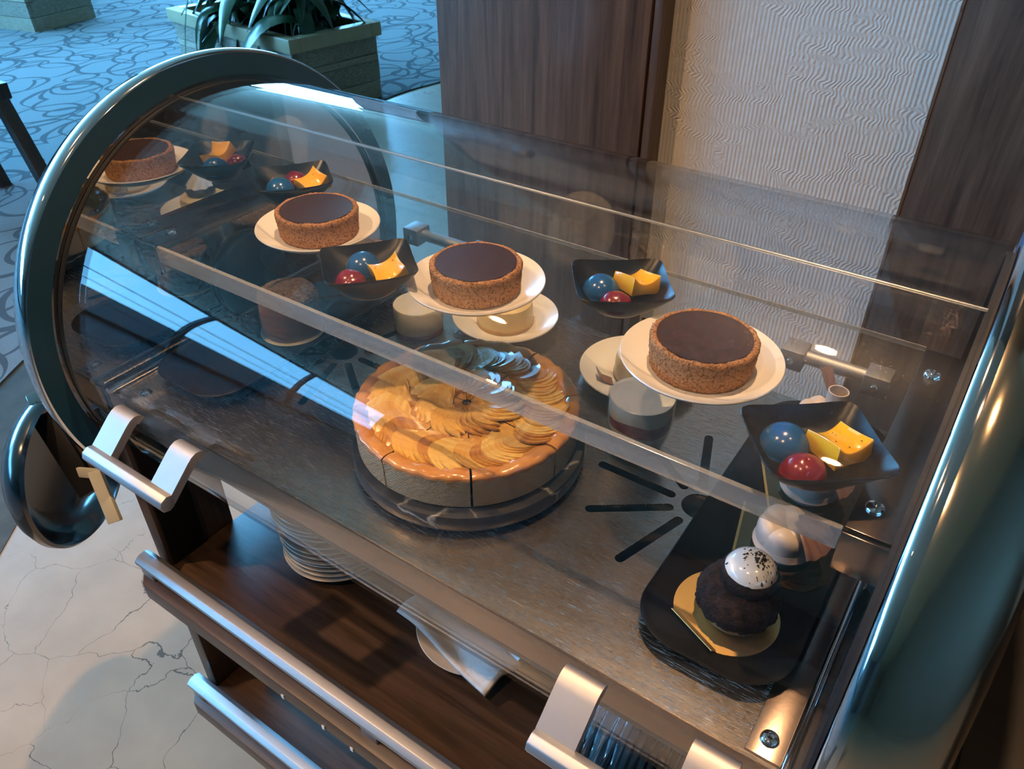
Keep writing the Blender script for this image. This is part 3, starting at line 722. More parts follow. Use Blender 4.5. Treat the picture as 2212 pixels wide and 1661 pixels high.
# ================================================================== PLATES, TARTS, BOWLS, CHOCOLATES ON THE MIDDLE SHELF
def make_plate(loc, label, group):
    prof = [(0, 0.0045), (0.040, 0.0045), (0.050, 0.0058), (0.062, 0.0105), (0.0715, 0.0168), (0.0735, 0.0178), (0.0742, 0.0166), (0.0735, 0.0150), (0.064, 0.0085), (0.052, 0.0030), (0.042, 0.0010), (0.041, 0.0), (0.036, 0.0), (0.035, 0.0012), (0, 0.0012)]
    o = lathe('dessert_plate', prof, 'porcelain', None, n=64); o.location = loc
    return tag(o, label, 'plate', group)
PG = 'white dessert plates'
def make_tart(loc, label):
    t = empty('chocolate_tart', loc, random.uniform(0, 6), label, 'tart', 'chocolate tarts on the middle shelf')
    rnd = random.Random(sum(map(ord, label)))
    ph = [rnd.uniform(0, 6) for _ in range(12)]
    def jit(r, h, a):
        k = 0.00022 * (math.sin(13 * a + ph[0] + 200 * h) + math.sin(29 * a + ph[1] - 400 * h)) + rnd.uniform(-0.0006, 0.0006)
        return (k if r > 0.035 else 0, (0.0004 * math.sin(9 * a + ph[3]) + rnd.uniform(-0.0006, 0.0006)) if h > 0.027 else 0)
    prof = [(0, 0.0003), (0.045, 0.0003), (0.0463, 0.002)]
    for i in range(1, 12): prof.append((0.0463 + 0.0028 * i / 12, 0.002 + 0.027 * i / 12))
    prof += [(0.0488, 0.0302), (0.0472, 0.0318), (0.0450, 0.0320), (0.0430, 0.0312), (0.0420, 0.0290), (0.0416, 0.0262), (0.0412, 0.024), (0, 0.024)]
    lathe('crust', prof, 'crust', t, n=180, jit=jit, sharp=85)
    lathe('ganache', [(0, 0.0322), (0.030, 0.0321), (0.0400, 0.0320), (0.0430, 0.0321), (0.0430, 0.0255), (0, 0.0255)], 'ganache', t, n=64)
    return t
tp = [((-0.683, 0.585), 'far left'), ((-0.445, 0.582), 'middle'), ((-0.190, 0.583), 'right')]
pl_lab = ['white plate under the tart next to the left end cap', 'white plate under the middle tart above the apple cake', 'white plate under the largest-looking tart on the right']
tt_lab = ['round chocolate tart on the plate next to the left end cap', 'round chocolate tart on the plate above the apple cake', 'round chocolate tart on the right, above the layered berry glass']
for i, ((x, y), _) in enumerate(tp):
    make_plate((x, y, SZ), pl_lab[i], PG); make_tart((x, y + 0.001, SZ + 0.0047), tt_lab[i])

def make_bowl_mesh():
    """square coupe with upswept corners and a round basin"""
    n = 64; rings = [(0, 0.0125, 0), (0.020, 0.0127, 0), (0.028, 0.0138, 0.0), (0.0325, 0.0170, 0.08), (0.0345, 0.0185, 0.30), (0.0385, 0.0255, 0.80), (0.0415, 0.0308, 0.96), (0.0425, 0.0325, 1.0),
                     (0.0430, 0.0318, 1.0), (0.0420, 0.0290, 0.95), (0.036, 0.0185, 0.6), (0.029, 0.0090, 0.2), (0.022, 0.0030, 0.05), (0.0185, 0.0015, 0), (0.018, 0.0, 0), (0, 0.0, 0)]
    vs, fs = [], []
    for (r, z, sq) in rings:
        for i in range(n):
            a = 2 * PI * i / n
            e = 9.0; k = (abs(math.cos(a)) ** e + abs(math.sin(a)) ** e) ** (-1 / e)
            rr = r * (1 + (k - 1) * sq); lift = 0.0020 * sq * max(0, (k - 1) / 0.30) ** 1.1
            sx = 1.06
            vs.append((rr * math.cos(a) * sx, rr * math.sin(a) * 0.97, z + lift))
    for k in range(len(rings) - 1):
        for i in range(n):
            fs.append((k * n + i, k * n + (i + 1) % n, (k + 1) * n + (i + 1) % n, (k + 1) * n + i))
    return vs, fs
bv, bf = make_bowl_mesh()
bowls = [((-0.785, 0.643), 53, 'black square bowl of chocolates in the far left corner of the shelf'), ((-0.541, 0.522), 50, 'black square bowl of chocolates in front of the two left plates'),
         ((-0.302, 0.637), 36, 'black square bowl of chocolates between the middle and right plates'), ((-0.064, 0.499), 38, 'black square bowl of chocolates beside the right end cap')]
for (x, y), rz, lab in bowls:
    o = mesh('chocolate_bowl', [v for v in bv], [tuple(dict.fromkeys(f)) for f in bf], 'bowl', smooth=True, sharp=60)
    o.location = (x, y, SZ); o.scale = (1.06, 1.06, 1.06); o.rotation_euler = (0, 0, R(rz)); tag(o, lab, 'bowl', 'black square bowls on the middle shelf')
def blue_choc(loc, rz, label):
    t = empty('blue_chocolate', loc, rz, label, 'chocolate', 'blue dome chocolates')
    prof = [(0, 0), (0.0178, 0), (0.0185, 0.0008)] + [(0.0182 * math.cos(q), 0.0012 + 0.0182 * math.sin(q)) for q in [PI / 2 * i / 12 for i in range(13)]]
    t.scale = (1.08, 1.08, 1.08)
    lathe('shell', prof, 'blue', t, n=40)
    return t
def red_choc(loc, rz, label):
    t = empty('red_chocolate', loc, rz, label, 'chocolate', 'red swirl chocolates')
    def f(u, v):
        a = 2 * PI * u; el = PI / 2 * v
        r = 0.0170
        d = Vector((math.cos(a) * math.cos(el), math.sin(a) * math.cos(el), math.sin(el)))
        s = math.sin(el) - 0.40 - 0.30 * math.cos(a - 0.6)
        k = 1.0 if s < 0 else 0.945
        return d * r * k * (1.0 + 0.02 * math.sin(a * 2)) + Vector((0, 0, 0.0005))
    vs = [f(i / 56, j / 18) for i in range(56) for j in range(19)]
    fs = [(i * 19 + j, ((i + 1) % 56) * 19 + j, ((i + 1) % 56) * 19 + j + 1, i * 19 + j + 1) for i in range(56) for j in range(18)]
    fs.append(tuple(i * 19 for i in range(56)))
    mesh('shell', [tuple(v) for v in vs], fs, 'red', t, smooth=True, sharp=60)
    return t
def yellow_choc(loc, rot, label):
    t = empty('yellow_chocolate', loc, 0, label, 'chocolate', 'yellow pillow chocolates'); t.rotation_euler = rot
    t.scale = (1.1, 1.1, 1.1)
    s = 0.0152; n = 12
    def prof(u, v):      # pillow with a concave saddle top
        x = (u - 0.5) * 2; y = (v - 0.5) * 2
        pin = 1 - 0.10 * (1 - y * y); pin2 = 1 - 0.10 * (1 - x * x)
        return (x * s * pin, y * s * pin2, 0.0118 + 0.0048 * x * x * (1 - 0.35 * y) - 0.0022 * (1 - x * x) * y * y)
    top = [prof(i / n, j / n) for i in range(n + 1) for j in range(n + 1)]
    vs = list(top); fs = [(i * (n + 1) + j, (i + 1) * (n + 1) + j, (i + 1) * (n + 1) + j + 1, i * (n + 1) + j + 1) for i in range(n) for j in range(n)]
    ring = [i * (n + 1) for i in range(n + 1)] + [n * (n + 1) + j for j in range(1, n + 1)] + [i * (n + 1) + n for i in range(n - 1, -1, -1)] + [j for j in range(n - 1, 0, -1)]
    b0 = len(vs)
    for k in ring: vs.append((vs[k][0] * 1.07, vs[k][1] * 1.07, 0.0))
    m_ = len(ring)
    for q in range(m_): fs.append((ring[q], ring[(q + 1) % m_], b0 + (q + 1) % m_, b0 + q))
    fs.append(tuple(range(b0, b0 + m_)))
    o = mesh('shell', vs, fs, ['yellow', 'yellow_pale'], t, smooth=True, sharp=50, bev=0.0008)
    for p in o.data.polygons:
        c = p.center
        if c.x > s * 0.80 + 9.0 * (c.y ** 2) and c.z > 0.0005: p.material_index = 1
    dots, df_ = [], []
    rd = random.Random(sum(map(ord, label)))
    for q in range(7):      # dark cocoa specks
        x, y = rd.uniform(-0.8, 0.8), rd.uniform(-0.8, 0.8); p = prof((x + 1) / 2, (y + 1) / 2); r_ = rd.uniform(0.0003, 0.0007); b_ = len(dots)
        dots += [(p[0] + r_ * math.cos(a), p[1] + r_ * math.sin(a), p[2] + 0.00035) for a in (0, 1.05, 2.1, 3.14, 4.2, 5.2)]; df_.append(tuple(range(b_, b_ + 6)))
    mesh('cocoa_specks', dots, df_, 'dark_choc', t)['kind'] = 'stuff'
    return t
BZ = SZ + 0.0066
ch = [('the far left bowl', (-0.796, 0.628), (-0.803, 0.661), (-0.768, 0.660)), ('the bowl in front of the left plates', (-0.560, 0.533), (-0.548, 0.500), (-0.520, 0.532)),
      ('the bowl between the plates', (-0.323, 0.634), (-0.297, 0.617), (-0.294, 0.654)), ('the bowl beside the right end cap', (-0.086, 0.502), (-0.064, 0.479), (-0.050, 0.512))]
yrot = [(R(14), R(-18), R(75)), (R(10), R(-16), R(58)), (R(-6), R(10), R(62)), (R(-4), R(4), R(58))]
for i, (w_, pb, pr, py_) in enumerate(ch):
    blue_choc((pb[0], pb[1], BZ + 0.0070), 0, 'glossy blue dome chocolate in ' + w_)
    red_choc((pr[0], pr[1], BZ + 0.0080), R(-60 + 20 * i), 'glossy red swirl chocolate in ' + w_)
    yellow_choc((py_[0], py_[1], BZ + 0.0115), yrot[i], 'yellow pillow-shaped chocolate in ' + w_)

# ================================================================== APPLE CAKE
CX, CY = -0.419, 0.525
bd = empty('cake_board', (CX + 0.006, CY - 0.006, 0.0), 0, 'round dark veined slate board under the apple cake', 'cake board')
lathe('slab', [(0, 0.005), (0.124, 0.005), (0.1265, 0.0065), (0.1280, 0.010), (0.1280, 0.023), (0.1270, 0.025), (0, 0.025)], 'slate', bd, n=96)
lathe('foot', [(0, 0.0002), (0.10, 0.0002), (0.10, 0.0052), (0, 0.0052)], 'rubber', bd, n=48)
ck = empty('apple_cake', (CX, CY, 0.0251), 0, 'round glazed apple cake cut into slices with fanned apple on top', 'cake')
ck.scale = (1.055, 1.055, 1.0)
apple = []
for key, L, W in (('apple_a', 0.047, 0.0085), ('apple_b', 0.043, 0.0080), ('apple_c', 0.050, 0.0090), ('apple_a', 0.038, 0.0085)):
    def fn(u, v, L=L, W=W):
        s = (u - 0.5) * 2; bw = 0.010 * (1 - s * s)       # half-moon that arches up
        wv = (v - 0.5) * 2
        half = W * math.sqrt(max(0.0, 1 - s * s * 0.97))
        return (wv * half + bw, s * L / 2, 0.0024 * (1 - s * s) + 0.0014 * wv)
    nu, nv = 12, 3
    top = [fn(i / nu, j / nv) for i in range(nu + 1) for j in range(nv + 1)]
    vs = top + [(x, y, z - 0.0022) for x, y, z in top]; q = len(top)
    fs = [(i * (nv + 1) + j, (i + 1) * (nv + 1) + j, (i + 1) * (nv + 1) + j + 1, i * (nv + 1) + j + 1) for i in range(nu) for j in range(nv)]
    fs += [tuple(k + q for k in reversed(f)) for f in fs]
    rg = [i * (nv + 1) for i in range(nu + 1)] + [nu * (nv + 1) + j for j in range(1, nv + 1)] + [i * (nv + 1) + nv for i in range(nu - 1, -1, -1)] + [j for j in range(nv - 1, 0, -1)]
    for k in range(len(rg)):
        a, b = rg[k], rg[(k + 1) % len(rg)]; fs.append((a, b, b + q, a + q))
    o = mesh('apple_slice', vs, fs, key, smooth=True, sharp=50); apple.append(o.data); bpy.data.objects.remove(o)
for sl in range(8):
    a0 = R(-51 + 45 * sl) + 0.010; a1 = R(-51 + 45 * (sl + 1)) - 0.010
    wob = random.uniform(-0.0012, 0.0012)
    prof = [(0.004, 0.0), (0.1135, 0.0), (0.1150, 0.002), (0.1155, 0.020), (0.1160, 0.0365), (0.1020, 0.0365), (0.1000, 0.0345), (0.05, 0.0350), (0.004, 0.0345)]
    b = lathe('slice', prof, ['cake_side'], ck, n=14, a0=a0, a1=a1, closed=True, sharp=30)
    b.data.materials.append(M['cake_inside'])
    for p in b.data.polygons:
        if abs(p.normal.z) < 0.3:
            c = p.center; rad = Vector((c.x, c.y, 0)).normalized()
            if abs(p.normal.dot(rad)) < 0.5: p.material_index = 1
    def rj(r, h, a): return (0.0006 * math.sin(40 * a), 0.0009 * math.sin(23 * a + sl) + 0.0005 * math.sin(61 * a) if h > 0.0395 else 0)
    lathe('crust_rim', [(0.1160, 0.0345), (0.1166, 0.0385), (0.1150, 0.0412), (0.1105, 0.0422), (0.1060, 0.0416), (0.1010, 0.0400), (0.0990, 0.0360)], 'cake_rim', b, n=18, a0=a0, a1=a1, closed=True, jit=rj, sharp=60)
    def cu_(u, v, a0=a0, a1=a1):
        r = 0.005 + 0.0985 * v; a = a0 + (a1 - a0) * u
        z = 0.0388 + 0.0008 * math.sin(38 * a + 90 * r) + 0.0006 * math.sin(150 * r + 9 * a)
        return (r * math.cos(a), r * math.sin(a), z)
    grid('custard_top', cu_, 14, 22, 'custard', b)
    mid = (a0 + a1) / 2
    # outer fan: crescents lying across the slice, overlapping along its arc
    nf = 12
    for q in range(nf):
        o = bpy.data.objects.new('apple_slice', apple[(sl + q // 3) % 4]); link(o, b)
        t = (q + 0.5) / nf; a = a0 + (a1 - a0) * (0.06 + 0.88 * t); r = 0.0815 + 0.003 * math.sin(sl * 2.1 + q * 0.5)
        o.location = (r * math.cos(a), r * math.sin(a), 0.0380 + random.uniform(0, 0.0008) + wob * 0.3)
        o.rotation_euler = (R(random.uniform(-4, 4)), R(-7 + random.uniform(-2, 2)), a - R(90) + R(16 * math.sin(sl * 1.7 + 0.5)))
        o.scale = (1.25, 1.02, 1.0)
    # inner fan
    for q in range(7):
        o = bpy.data.objects.new('apple_slice', apple[(sl + 1) % 4 if q % 2 else 3]); link(o, b)
        t = (q + 0.5) / 7; a = a0 + (a1 - a0) * (0.12 + 0.76 * t); r = 0.034 + 0.003 * (q % 2)
        o.location = (r * math.cos(a), r * math.sin(a), 0.0390 + 0.0003 * q)
        o.rotation_euler = (R(random.uniform(-4, 4)), R(-7), a - R(90) + R(14 * math.sin(sl)))
        o.scale = (0.95, 0.95, 1.0)

# ================================================================== DESSERTS ON THE STEEL DECK
def black_tray(x0, x1, y0, y1, label):
    t = empty('black_serving_tray', ((x0 + x1) / 2, (y0 + y1) / 2, 0.0026), 0, label, 'tray', 'long black serving trays on the deck')
    hx, hy = (x1 - x0) / 2, (y1 - y0) / 2
    prism('foot', rrect(-hx + 0.022, hx - 0.022, -hy + 0.025, hy - 0.025, 0.02), 0.0, 0.0085, 'blackware', t, bev=0.002)
    # shallow dish: raised rounded lip round a flat floor
    rings = [(0.0105, 0.0145, 0.036), (0.0035, 0.0160, 0.043), (0.0012, 0.0175, 0.045), (0.0, 0.0165, 0.046), (0.004, 0.0120, 0.042), (0.014, 0.0085, 0.032)]
    vs, fs = [], []; n = 0
    for (ins, z, rr) in rings:
        pts = rrect(-hx + ins, hx - ins, -hy + ins, hy - ins, rr, 10); n = len(pts)
        vs += [(x, y, z) for x, y in pts]
    for k in range(len(rings) - 1):
        for i in range(n): fs.append((k * n + i, k * n + (i + 1) % n, (k + 1) * n + (i + 1) % n, (k + 1) * n + i))
    fs.append(tuple(range(n))); fs.append(tuple(range((len(rings) - 1) * n, len(rings) * n)))
    mesh('dish', vs, fs, 'blackware', t, smooth=True, sharp=35)
    return t
black_tray(-0.1585, -0.0215, 0.398, 0.800, 'long black tray holding the white-capped choux, beside the right end cap')
black_tray(-0.835, -0.695, 0.398, 0.800, 'long black tray holding the chocolate mousses, beside the left end cap')
TZ = 0.0026 + 0.0145

# choux bun with white cap on its gold card
g = empty('gold_card', (-0.089, 0.461, TZ + 0.0003), 0, 'round shiny gold card with a folded tab under the white-capped choux', 'cake card')
pts = [(0.0455 * math.cos(R(a)), 0.0455 * math.sin(R(a))) for a in range(-78, 215, 7)]
prism('disc', pts, 0.0, 0.0012, 'gold', g)
a, b = Vector((pts[-1][0], pts[-1][1], 0.0006)), Vector((pts[0][0], pts[0][1], 0.0006))
d = (b - a).normalized()
strip('tab', [tuple(a + d * 0.002 + Vector((d.y, -d.x, 0)) * q + Vector((0, 0, h))) for q, h in ((-0.001, 0), (0.002, 0.0012), (0.005, 0.0040))], tuple((b - a) - d * 0.004), 0.0006, 'gold', g)
cx_ = empty('choux_bun', (-0.083, 0.463, TZ + 0.0016), 0, 'double choux bun with dark crackled crust and crumb-speckled white icing cap', 'pastry')
rn = random.Random(5)
def jb(amp, f=9): return lambda r, h, a: (amp * (math.sin(f * a + 190 * h) * 0.5 + rn.uniform(-0.5, 0.5)), amp * 0.5 * rn.uniform(-1, 1))
lathe('base_bun', [(0, 0), (0.021, 0), (0.0265, 0.003), (0.0290, 0.008), (0.0300, 0.014), (0.0290, 0.018), (0.022, 0.021), (0, 0.022)], 'choux', cx_, n=48, jit=jb(0.0006))
lathe('crackled_crust', [(0.0296, 0.0125), (0.0326, 0.0140), (0.0345, 0.0165), (0.0350, 0.0195), (0.0350, 0.0230), (0.0346, 0.0260), (0.0336, 0.0290), (0.0324, 0.0320), (0.0306, 0.0350), (0.0285, 0.0375), (0.0262, 0.0398), (0.0225, 0.0430), (0.0, 0.045)], 'craquelin', cx_, n=110, jit=jb(0.0016, 13), sharp=85)
up_ = lathe('top_bun', [(0.0185, 0.040), (0.0225, 0.044), (0.0240, 0.050), (0.0230, 0.056), (0.019, 0.060), (0, 0.062)], 'craquelin', cx_, n=48, jit=jb(0.0007, 11), c=(0.004, 0.003, 0), sharp=80)
cap_ = lathe('icing_cap', [(0.0205, 0.0520), (0.0218, 0.0538), (0.0214, 0.0585), (0.0182, 0.0640), (0.0135, 0.0678), (0.0075, 0.0698), (0, 0.0705)], 'fondant', up_, n=48, jit=lambda r, h, a: (0.0010 * math.sin(3 * a) + 0.0006 * math.sin(7 * a) if h < 0.053 else 0, 0.0022 * math.sin(2 * a + 1) if h < 0.053 else 0), c=(0.004, 0.003, 0))
vs, fs = [], []
for i in range(190):
    a = rn.uniform(-0.9, 2.6) if rn.random() < 0.7 else rn.uniform(0, 2 * PI); rr = 0.0200 * math.sqrt(rn.random()) ; z = 0.0702 - 0.0118 * (rr / 0.0207) ** 2.3
    px, py = 0.004 + rr * math.cos(a), 0.003 + rr * math.sin(a); s = rn.uniform(0.0007, 0.0021); q = len(vs)
    vs += [(px - s, py - s * .6, z), (px + s, py - s, z), (px + s * .5, py + s, z), (px, py, z + s * 1.3)]
    fs += [(q, q + 1, q + 3), (q + 1, q + 2, q + 3), (q + 2, q, q + 3), (q, q + 2, q + 1)]
cr = mesh('cocoa_crumbs', vs, fs, 'dark_choc', up_); cr['kind'] = 'stuff'

# petal mousses on dark gold mirror cards
def petal_dessert(x, y, rz, clab, dlab, curl):
    c = empty('mirror_card', (x, y, TZ + 0.0003), rz, clab, 'cake card', 'dark gold mirror cards on the right tray')
    c.scale = (1.25, 1.25, 1)
    ol = [(-0.034, -0.030), (-0.012, -0.043), (0.020, -0.040), (0.034, -0.026), (0.034, 0.036), (-0.034, 0.036)]
    prism('card', ol, 0.0, 0.0010, 'gold_dark', c)
    box('card_edge', (-0.0345, -0.0325, -0.030, 0.036, 0.001, 0.0022), 'gold', c)
    d = empty('petal_mousse', (x, y, TZ + 0.0014), rz, dlab, 'dessert', 'pale petal mousses on the right tray')
    d.scale = (1.28, 1.28, 1.28)
    lathe('base', [(0, 0), (0.020, 0), (0.0225, 0.004), (0.021, 0.009), (0, 0.012)], 'petal', d, n=32)
    for k, (a, ro, sc_p, zc) in enumerate(((R(200), 0.0080, 1.15, 0.013), (R(255), 0.0085, 1.1, 0.012), (R(140), 0.0085, 1.0, 0.016), (R(80), 0.0075, 0.95, 0.017), (R(310), 0.006, 0.9, 0.013))):
        cx0, cy0 = ro * math.cos(a), ro * math.sin(a)
        def f(u, v, a=a, cx0=cx0, cy0=cy0, sc_p=sc_p, zc=zc):
            th = 2 * PI * u; el = PI * (v - 0.5)
            p = Vector((0.0115 * math.cos(el) * math.cos(th), 0.0145 * math.cos(el) * math.sin(th), 0.0120 * math.sin(el))) * sc_p
            p.x += 0.004 * (p.z / 0.012) ** 2 * sc_p          # petal curls outwards at the top and foot
            return (cx0 + p.x * math.cos(a) - p.y * math.sin(a), cy0 + p.x * math.sin(a) + p.y * math.cos(a), max(0.0006, p.z + zc))
        grid('petal', f, 22, 12, 'petal', d)
    # ribbed chocolate fan
    def fan(u, v):
        a = R(-60 + 95 * u); r = 0.006 + 0.026 * v
        z = 0.030 - 0.012 * v * v + 0.0010 * math.sin(u * 34)
        return (r * math.cos(a), r * math.sin(a), z)
    grid('chocolate_fan', fan, 40, 8, 'choc_deco', d)
    if curl:
        cpts = [(-0.014 + 0.0 * t, 0.010, 0.034 + 0.0) for t in (0,)]
        path = [(-0.020 + 0.040 * t, 0.012 - 0.010 * t, 0.052 - 0.026 * math.sin(t * 1.9)) for t in [i / 10 for i in range(11)]]
        strip('chocolate_curl', path, (0.003, 0.010, 0.0), 0.0012, 'choc_deco', d)
        lathe('chocolate_roll', [(0.0075, 0.030), (0.0085, 0.030), (0.0085, 0.046), (0.0075, 0.046)], 'petal', d, n=24, c=(0.006, 0.004, 0), closed=True)
    return d
petal_dessert(-0.074, 0.563, R(12), 'dark gold mirror card nearest the choux bun', 'pale petal mousse with ribbed chocolate fan, nearest the choux bun', False)
petal_dessert(-0.078, 0.652, R(25), 'dark gold mirror card half hidden below the right bowl', 'pale petal mousse half hidden below the black bowl by the right end cap', False)
petal_dessert(-0.098, 0.752, R(-20), 'dark gold mirror card at the back of the right tray', 'pale mousse with a curled chocolate ribbon at the back of the right tray', True)

# berry verrine
vr = empty('berry_verrine', (-0.263, 0.634, 0.0003), 0, 'small glass of layered cream and dark berry swirl on the deck', 'dessert glass')
RV = lambda z: 0.0250 + 0.0105 * min(1, z / 0.040) ** 0.7
lathe('glass', [(0, 0), (0.023, 0), (0.0245, 0.002)] + [(RV(z) + 0.0012, z) for z in (0.006, 0.015, 0.03, 0.045, 0.06, 0.074)] + [(RV(z), z) for z in (0.074, 0.06, 0.045, 0.03, 0.015, 0.008)] + [(0, 0.0075)], 'glass', vr, n=56)
zb = lambda a: 0.043 + 0.006 * math.sin(a * 1.0 - 0.6) + 0.0025 * math.sin(3 * a)
zt = lambda a: 0.053 + 0.013 * max(0, math.sin(a + 0.15)) ** 3 + 0.002 * math.sin(4 * a + 1)
def layer(name, lo, hi, mat, top=False):
    n, k = 56, 5; vs, fs = [], []
    for i in range(n):
        a = 2 * PI * i / n
        for j in range(k + 1):
            z = lo(a) + (hi(a) - lo(a)) * j / k; r = RV(z) - 0.0004
            vs.append((r * math.cos(a), r * math.sin(a), z))
    for i in range(n):
        for j in range(k): fs.append((i * (k + 1) + j, ((i + 1) % n) * (k + 1) + j, ((i + 1) % n) * (k + 1) + j + 1, i * (k + 1) + j + 1))
    c0 = len(vs); vs.append((0, 0, sum(hi(2 * PI * i / n) for i in range(n)) / n)); c1 = len(vs); vs.append((0, 0, sum(lo(2 * PI * i / n) for i in range(n)) / n))
    for i in range(n):
        fs.append((i * (k + 1) + k, ((i + 1) % n) * (k + 1) + k, c0)); fs.append((i * (k + 1), c1, ((i + 1) % n) * (k + 1)))
    return mesh(name, vs, fs, mat, vr, smooth=True, sharp=45)
layer('cream_bottom', lambda a: 0.0085, zb, 'cream'); layer('berry_swirl', zb, zt, 'berry'); layer('cream_top', zt, lambda a: 0.0715, 'cream')

# white mousse round in clear band with sponge cube
wm = empty('white_mousse', (-0.628, 0.688, 0.0003), 0, 'round white mousse in a clear band with a sponge cube on top', 'dessert')
lathe('mousse', [(0, 0), (0.0325, 0), (0.0335, 0.002), (0.0335, 0.0385), (0.0325, 0.0400), (0, 0.0402)], 'cream', wm, n=56)
lathe('clear_band', [(0.0342, 0.0005), (0.0342, 0.0415)], 'film', wm, n=56)
lathe('biscuit_base', [(0.0337, 0.0005), (0.0338, 0.006)], 'berry', wm, n=56)
box('sponge_cube', (0.000, 0.0155, 0.006, 0.0215, 0.0403, 0.0545), 'sponge', wm, bev=0.0015)

# two more plates on the deck, with a lemon mousse each
make_plate((-0.535, 0.765, 0.0003), 'white plate on the deck half hidden below the middle tart', PG)
make_plate((-0.322, 0.752, 0.0003), 'white plate on the deck half hidden behind the berry glass', PG)
def lemon(loc, label, cream):
    d = empty('lemon_mousse_cake', loc, 0, label, 'dessert')
    d.scale = (1.2, 1.2, 1.2)
    lathe('mousse', [(0, 0), (0.031, 0), (0.0325, 0.003), (0.0320, 0.020), (0.0305, 0.027), (0.026, 0.030), (0, 0.031)], 'cheese', d, n=48)
    lathe('biscuit_base', [(0, 0), (0.033, 0), (0.0335, 0.004), (0.0, 0.0045)], 'choux', d, n=48)
    if cream:
        lathe('dark_ring', [(0, 0.031), (0.020, 0.031), (0.021, 0.036), (0.017, 0.042), (0, 0.043)], 'dark_choc', d, n=40)
        def sw(u, v):
            a = 2 * PI * u; r = 0.018 * (1 - v) ** 0.8 * (1 + 0.12 * math.sin(8 * a + 6 * v)); return (r * math.cos(a), r * math.sin(a), 0.042 + 0.022 * v)
        grid('cream_swirl', sw, 48, 12, 'cream', d)
        prism('side_wafer', [(0.034, -0.012), (0.044, -0.004), (0.043, -0.002), (0.033, -0.010)], 0.0, 0.022, 'film', d)
    else:
        strip('chocolate_spike', [(-0.012, 0.012, 0.028), (-0.014, 0.014, 0.042), (-0.018, 0.016, 0.056)], (0.004, 0.002, 0), 0.0012, 'dark_choc', d)
        lathe('berry', [(0, 0), (0.005, 0.002), (0.0062, 0.006), (0.004, 0.010), (0, 0.011)], 'dark_choc', d, n=18, c=(-0.016, -0.004, 0.029))
        strip('paper_tab', [(-0.026, -0.026, 0.001), (-0.036, -0.030, 0.004), (-0.043, -0.030, 0.011)], (0.008, -0.010, 0.0), 0.0007, 'choc_deco', d)
lemon((-0.535, 0.765, 0.0050), 'lemon mousse cake with cream swirl on the plate below the middle tart', True)
lemon((-0.315, 0.758, 0.0050), 'yellow mousse cake with dark chocolate spike behind the berry glass', False)

# chocolate mousses on the left tray
def choc_mousse(x, y, label, tab):
    d = empty('chocolate_mousse', (x, y, TZ + 0.0003), 0, label, 'dessert', 'chocolate mousses on the left tray')
    d.scale = (1.15, 1.15, 1.12)
    lathe('paper_disc', [(0, 0), (0.0375, 0), (0.0375, 0.0008), (0, 0.0008)], 'paper' if tab else 'gold', d, n=40)
    wb = lambda r, h, a: (0.0014 * math.sin(3 * a + 90 * h) + 0.0008 * math.sin(5 * a - 60 * h), 0)
    lathe('mousse', [(0, 0.001), (0.0320, 0.001), (0.0335, 0.004), (0.0328, 0.016), (0.0338, 0.030), (0.0345, 0.042), (0.0335, 0.047), (0, 0.047)], 'choc_mousse', d, n=56, jit=wb)
    def tj(r, h, a): return (0.0006 * rn.uniform(-1, 1), 0.0012 * rn.uniform(-1, 1))
    lathe('crumb_top', [(0.0338, 0.0455), (0.0335, 0.050), (0.030, 0.0535), (0.022, 0.0545), (0.015, 0.0550), (0.008, 0.0552), (0, 0.0552)], 'cocoa', d, n=56, jit=tj, sharp=85)
    lathe('clear_band', [(0.0365, 0.001), (0.0368, 0.040)], 'film', d, n=56)
    return d
choc_mousse(-0.748, 0.570, 'round chocolate mousse with crumb top, nearest the cake on the left tray', True)
choc_mousse(-0.745, 0.715, 'round chocolate mousse at the back of the left tray, seen mirrored in the end cap', False)

# ================================================================== ON THE UPPER PULL-OUT SHELF
zp = -0.2996
for i in range(12):
    lab = 'white plate in the middle of the stack on the pull-out shelf' if 0 < i < 11 else ('lowest white plate of the stack on the pull-out shelf' if i == 0 else 'topmost white plate of the stack on the pull-out shelf')
    p = make_plate((-0.662 + random.uniform(-.002, .002) + (0.006 if i < 8 else 0), 0.512 + random.uniform(-.002, .002), zp), lab, 'stacked plates on the pull-out shelf')
    p.scale = (1.12, 1.12, 1.0); zp += 0.0092 if i != 7 else 0.012
p = make_plate((-0.402, 0.505, -0.2996), 'single white plate under the folded napkin on the pull-out shelf', PG); p.scale = (1.08, 1.08, 1)
def nap(u, v):
    x = -0.085 + 0.170 * u; y = -0.030 + 0.060 * v
    z = 0.020 + 0.003 * math.sin(v * 9 + u * 4) + 0.004 * math.sin(u * 7 + 2 * v) + 0.006 * (1 - abs(2 * v - 1)) 
    return (x, y, z)
n_ = grid('paper_napkin', nap, 28, 12, 'napkin'); sm = n_.modifiers.new('thickness', 'SOLIDIFY'); sm.thickness = 0.006; sm.offset = 1
n_.location = (-0.405, 0.468, -0.2985); n_.rotation_euler = (0, 0, R(-12)); tag(n_, 'crumpled white paper napkin lying across the single plate', 'napkin')

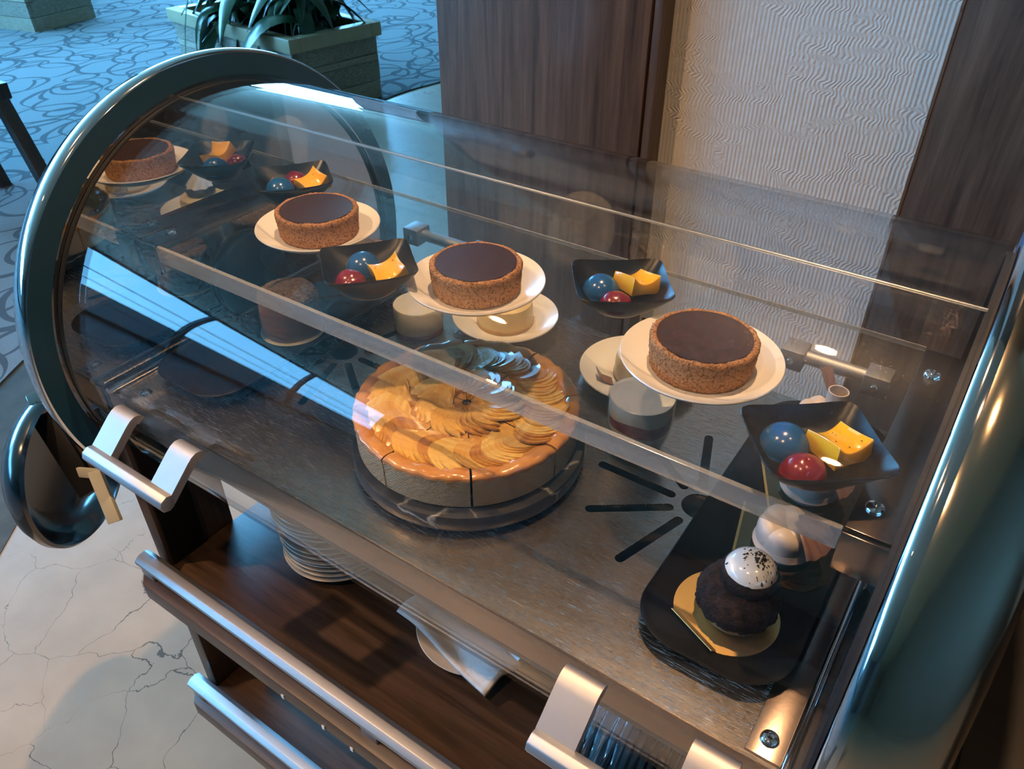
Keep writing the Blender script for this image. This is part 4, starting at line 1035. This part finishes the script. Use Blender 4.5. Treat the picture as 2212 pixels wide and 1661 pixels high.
bn = empty('cutlery_bin', (-0.110, 0.49, -0.2997), 0, 'clear plastic cutlery bin on the pull-out shelf, under the right dome handle', 'bin')
ol = rrect(-0.112, 0.100, -0.092, 0.092, 0.012, 4); il = rrect(-0.1095, 0.0975, -0.0895, 0.0895, 0.010, 4); n = len(ol)
vs = [(x, y, 0) for x, y in ol] + [(x, y, 0.055) for x, y in ol] + [(x, y, 0.055) for x, y in il] + [(x, y, 0.003) for x, y in il]
fs = [tuple(range(n)), tuple(range(3 * n, 4 * n))]
for k in range(3): fs += [(k * n + i, k * n + (i + 1) % n, (k + 1) * n + (i + 1) % n, (k + 1) * n + i) for i in range(n)]
mesh('bin', vs, fs, 'shelf_acrylic', bn, smooth=True, sharp=40)
box('mat', (-0.107, 0.095, -0.087, 0.087, 0.0032, 0.0055), 'napkin', bn)
def fork_mesh():
    f = empty('dessert_fork', (0, 0, 0)); prof = [(0.0, 0.0085), (0.006, 0.0105), (0.02, 0.0095), (0.045, 0.0055), (0.08, 0.0032), (0.105, 0.0035), (0.118, 0.0085), (0.130, 0.0090)]
    vs, fs = [], []
    for (t, w_) in prof:
        z = 0.004 * math.sin(t * 24); th = 0.0011
        for s in (-1, -0.5, 0.5, 1): vs.append((s * w_, t, z + (th if abs(s) < 1 else 0.0002)))
        for s in (1, 0.5, -0.5, -1): vs.append((s * w_, t, z - th * 0.2))
    for i in range(len(prof) - 1):
        for k in range(8): fs.append((i * 8 + k, i * 8 + (k + 1) % 8, (i + 1) * 8 + (k + 1) % 8, (i + 1) * 8 + k))
    fs.append(tuple(range(8))); fs.append(tuple(reversed(range((len(prof) - 1) * 8, len(prof) * 8))))
    mesh('handle', vs, fs, 'dark_metal', f, smooth=True, sharp=50)
    for s in (-1, 0, 1): box('tine', (s * 0.006 - 0.0014, s * 0.006 + 0.0014, 0.128, 0.160, -0.0004, 0.0010), 'dark_metal', f)
    return f
fk = fork_mesh()
for i in range(18):
    o = fk if i == 0 else dup(fk)
    o.location = (-0.203 + 0.0098 * i + (0.006 if i > 1 else 0), 0.418 + 0.002 * (i % 3), -0.2820); o.rotation_euler = (R(2), R(-62 if i > 3 else -48), 0)
    tag(o, 'steel dessert fork lying on its side in the row in the clear bin', 'fork', 'forks in the clear bin')
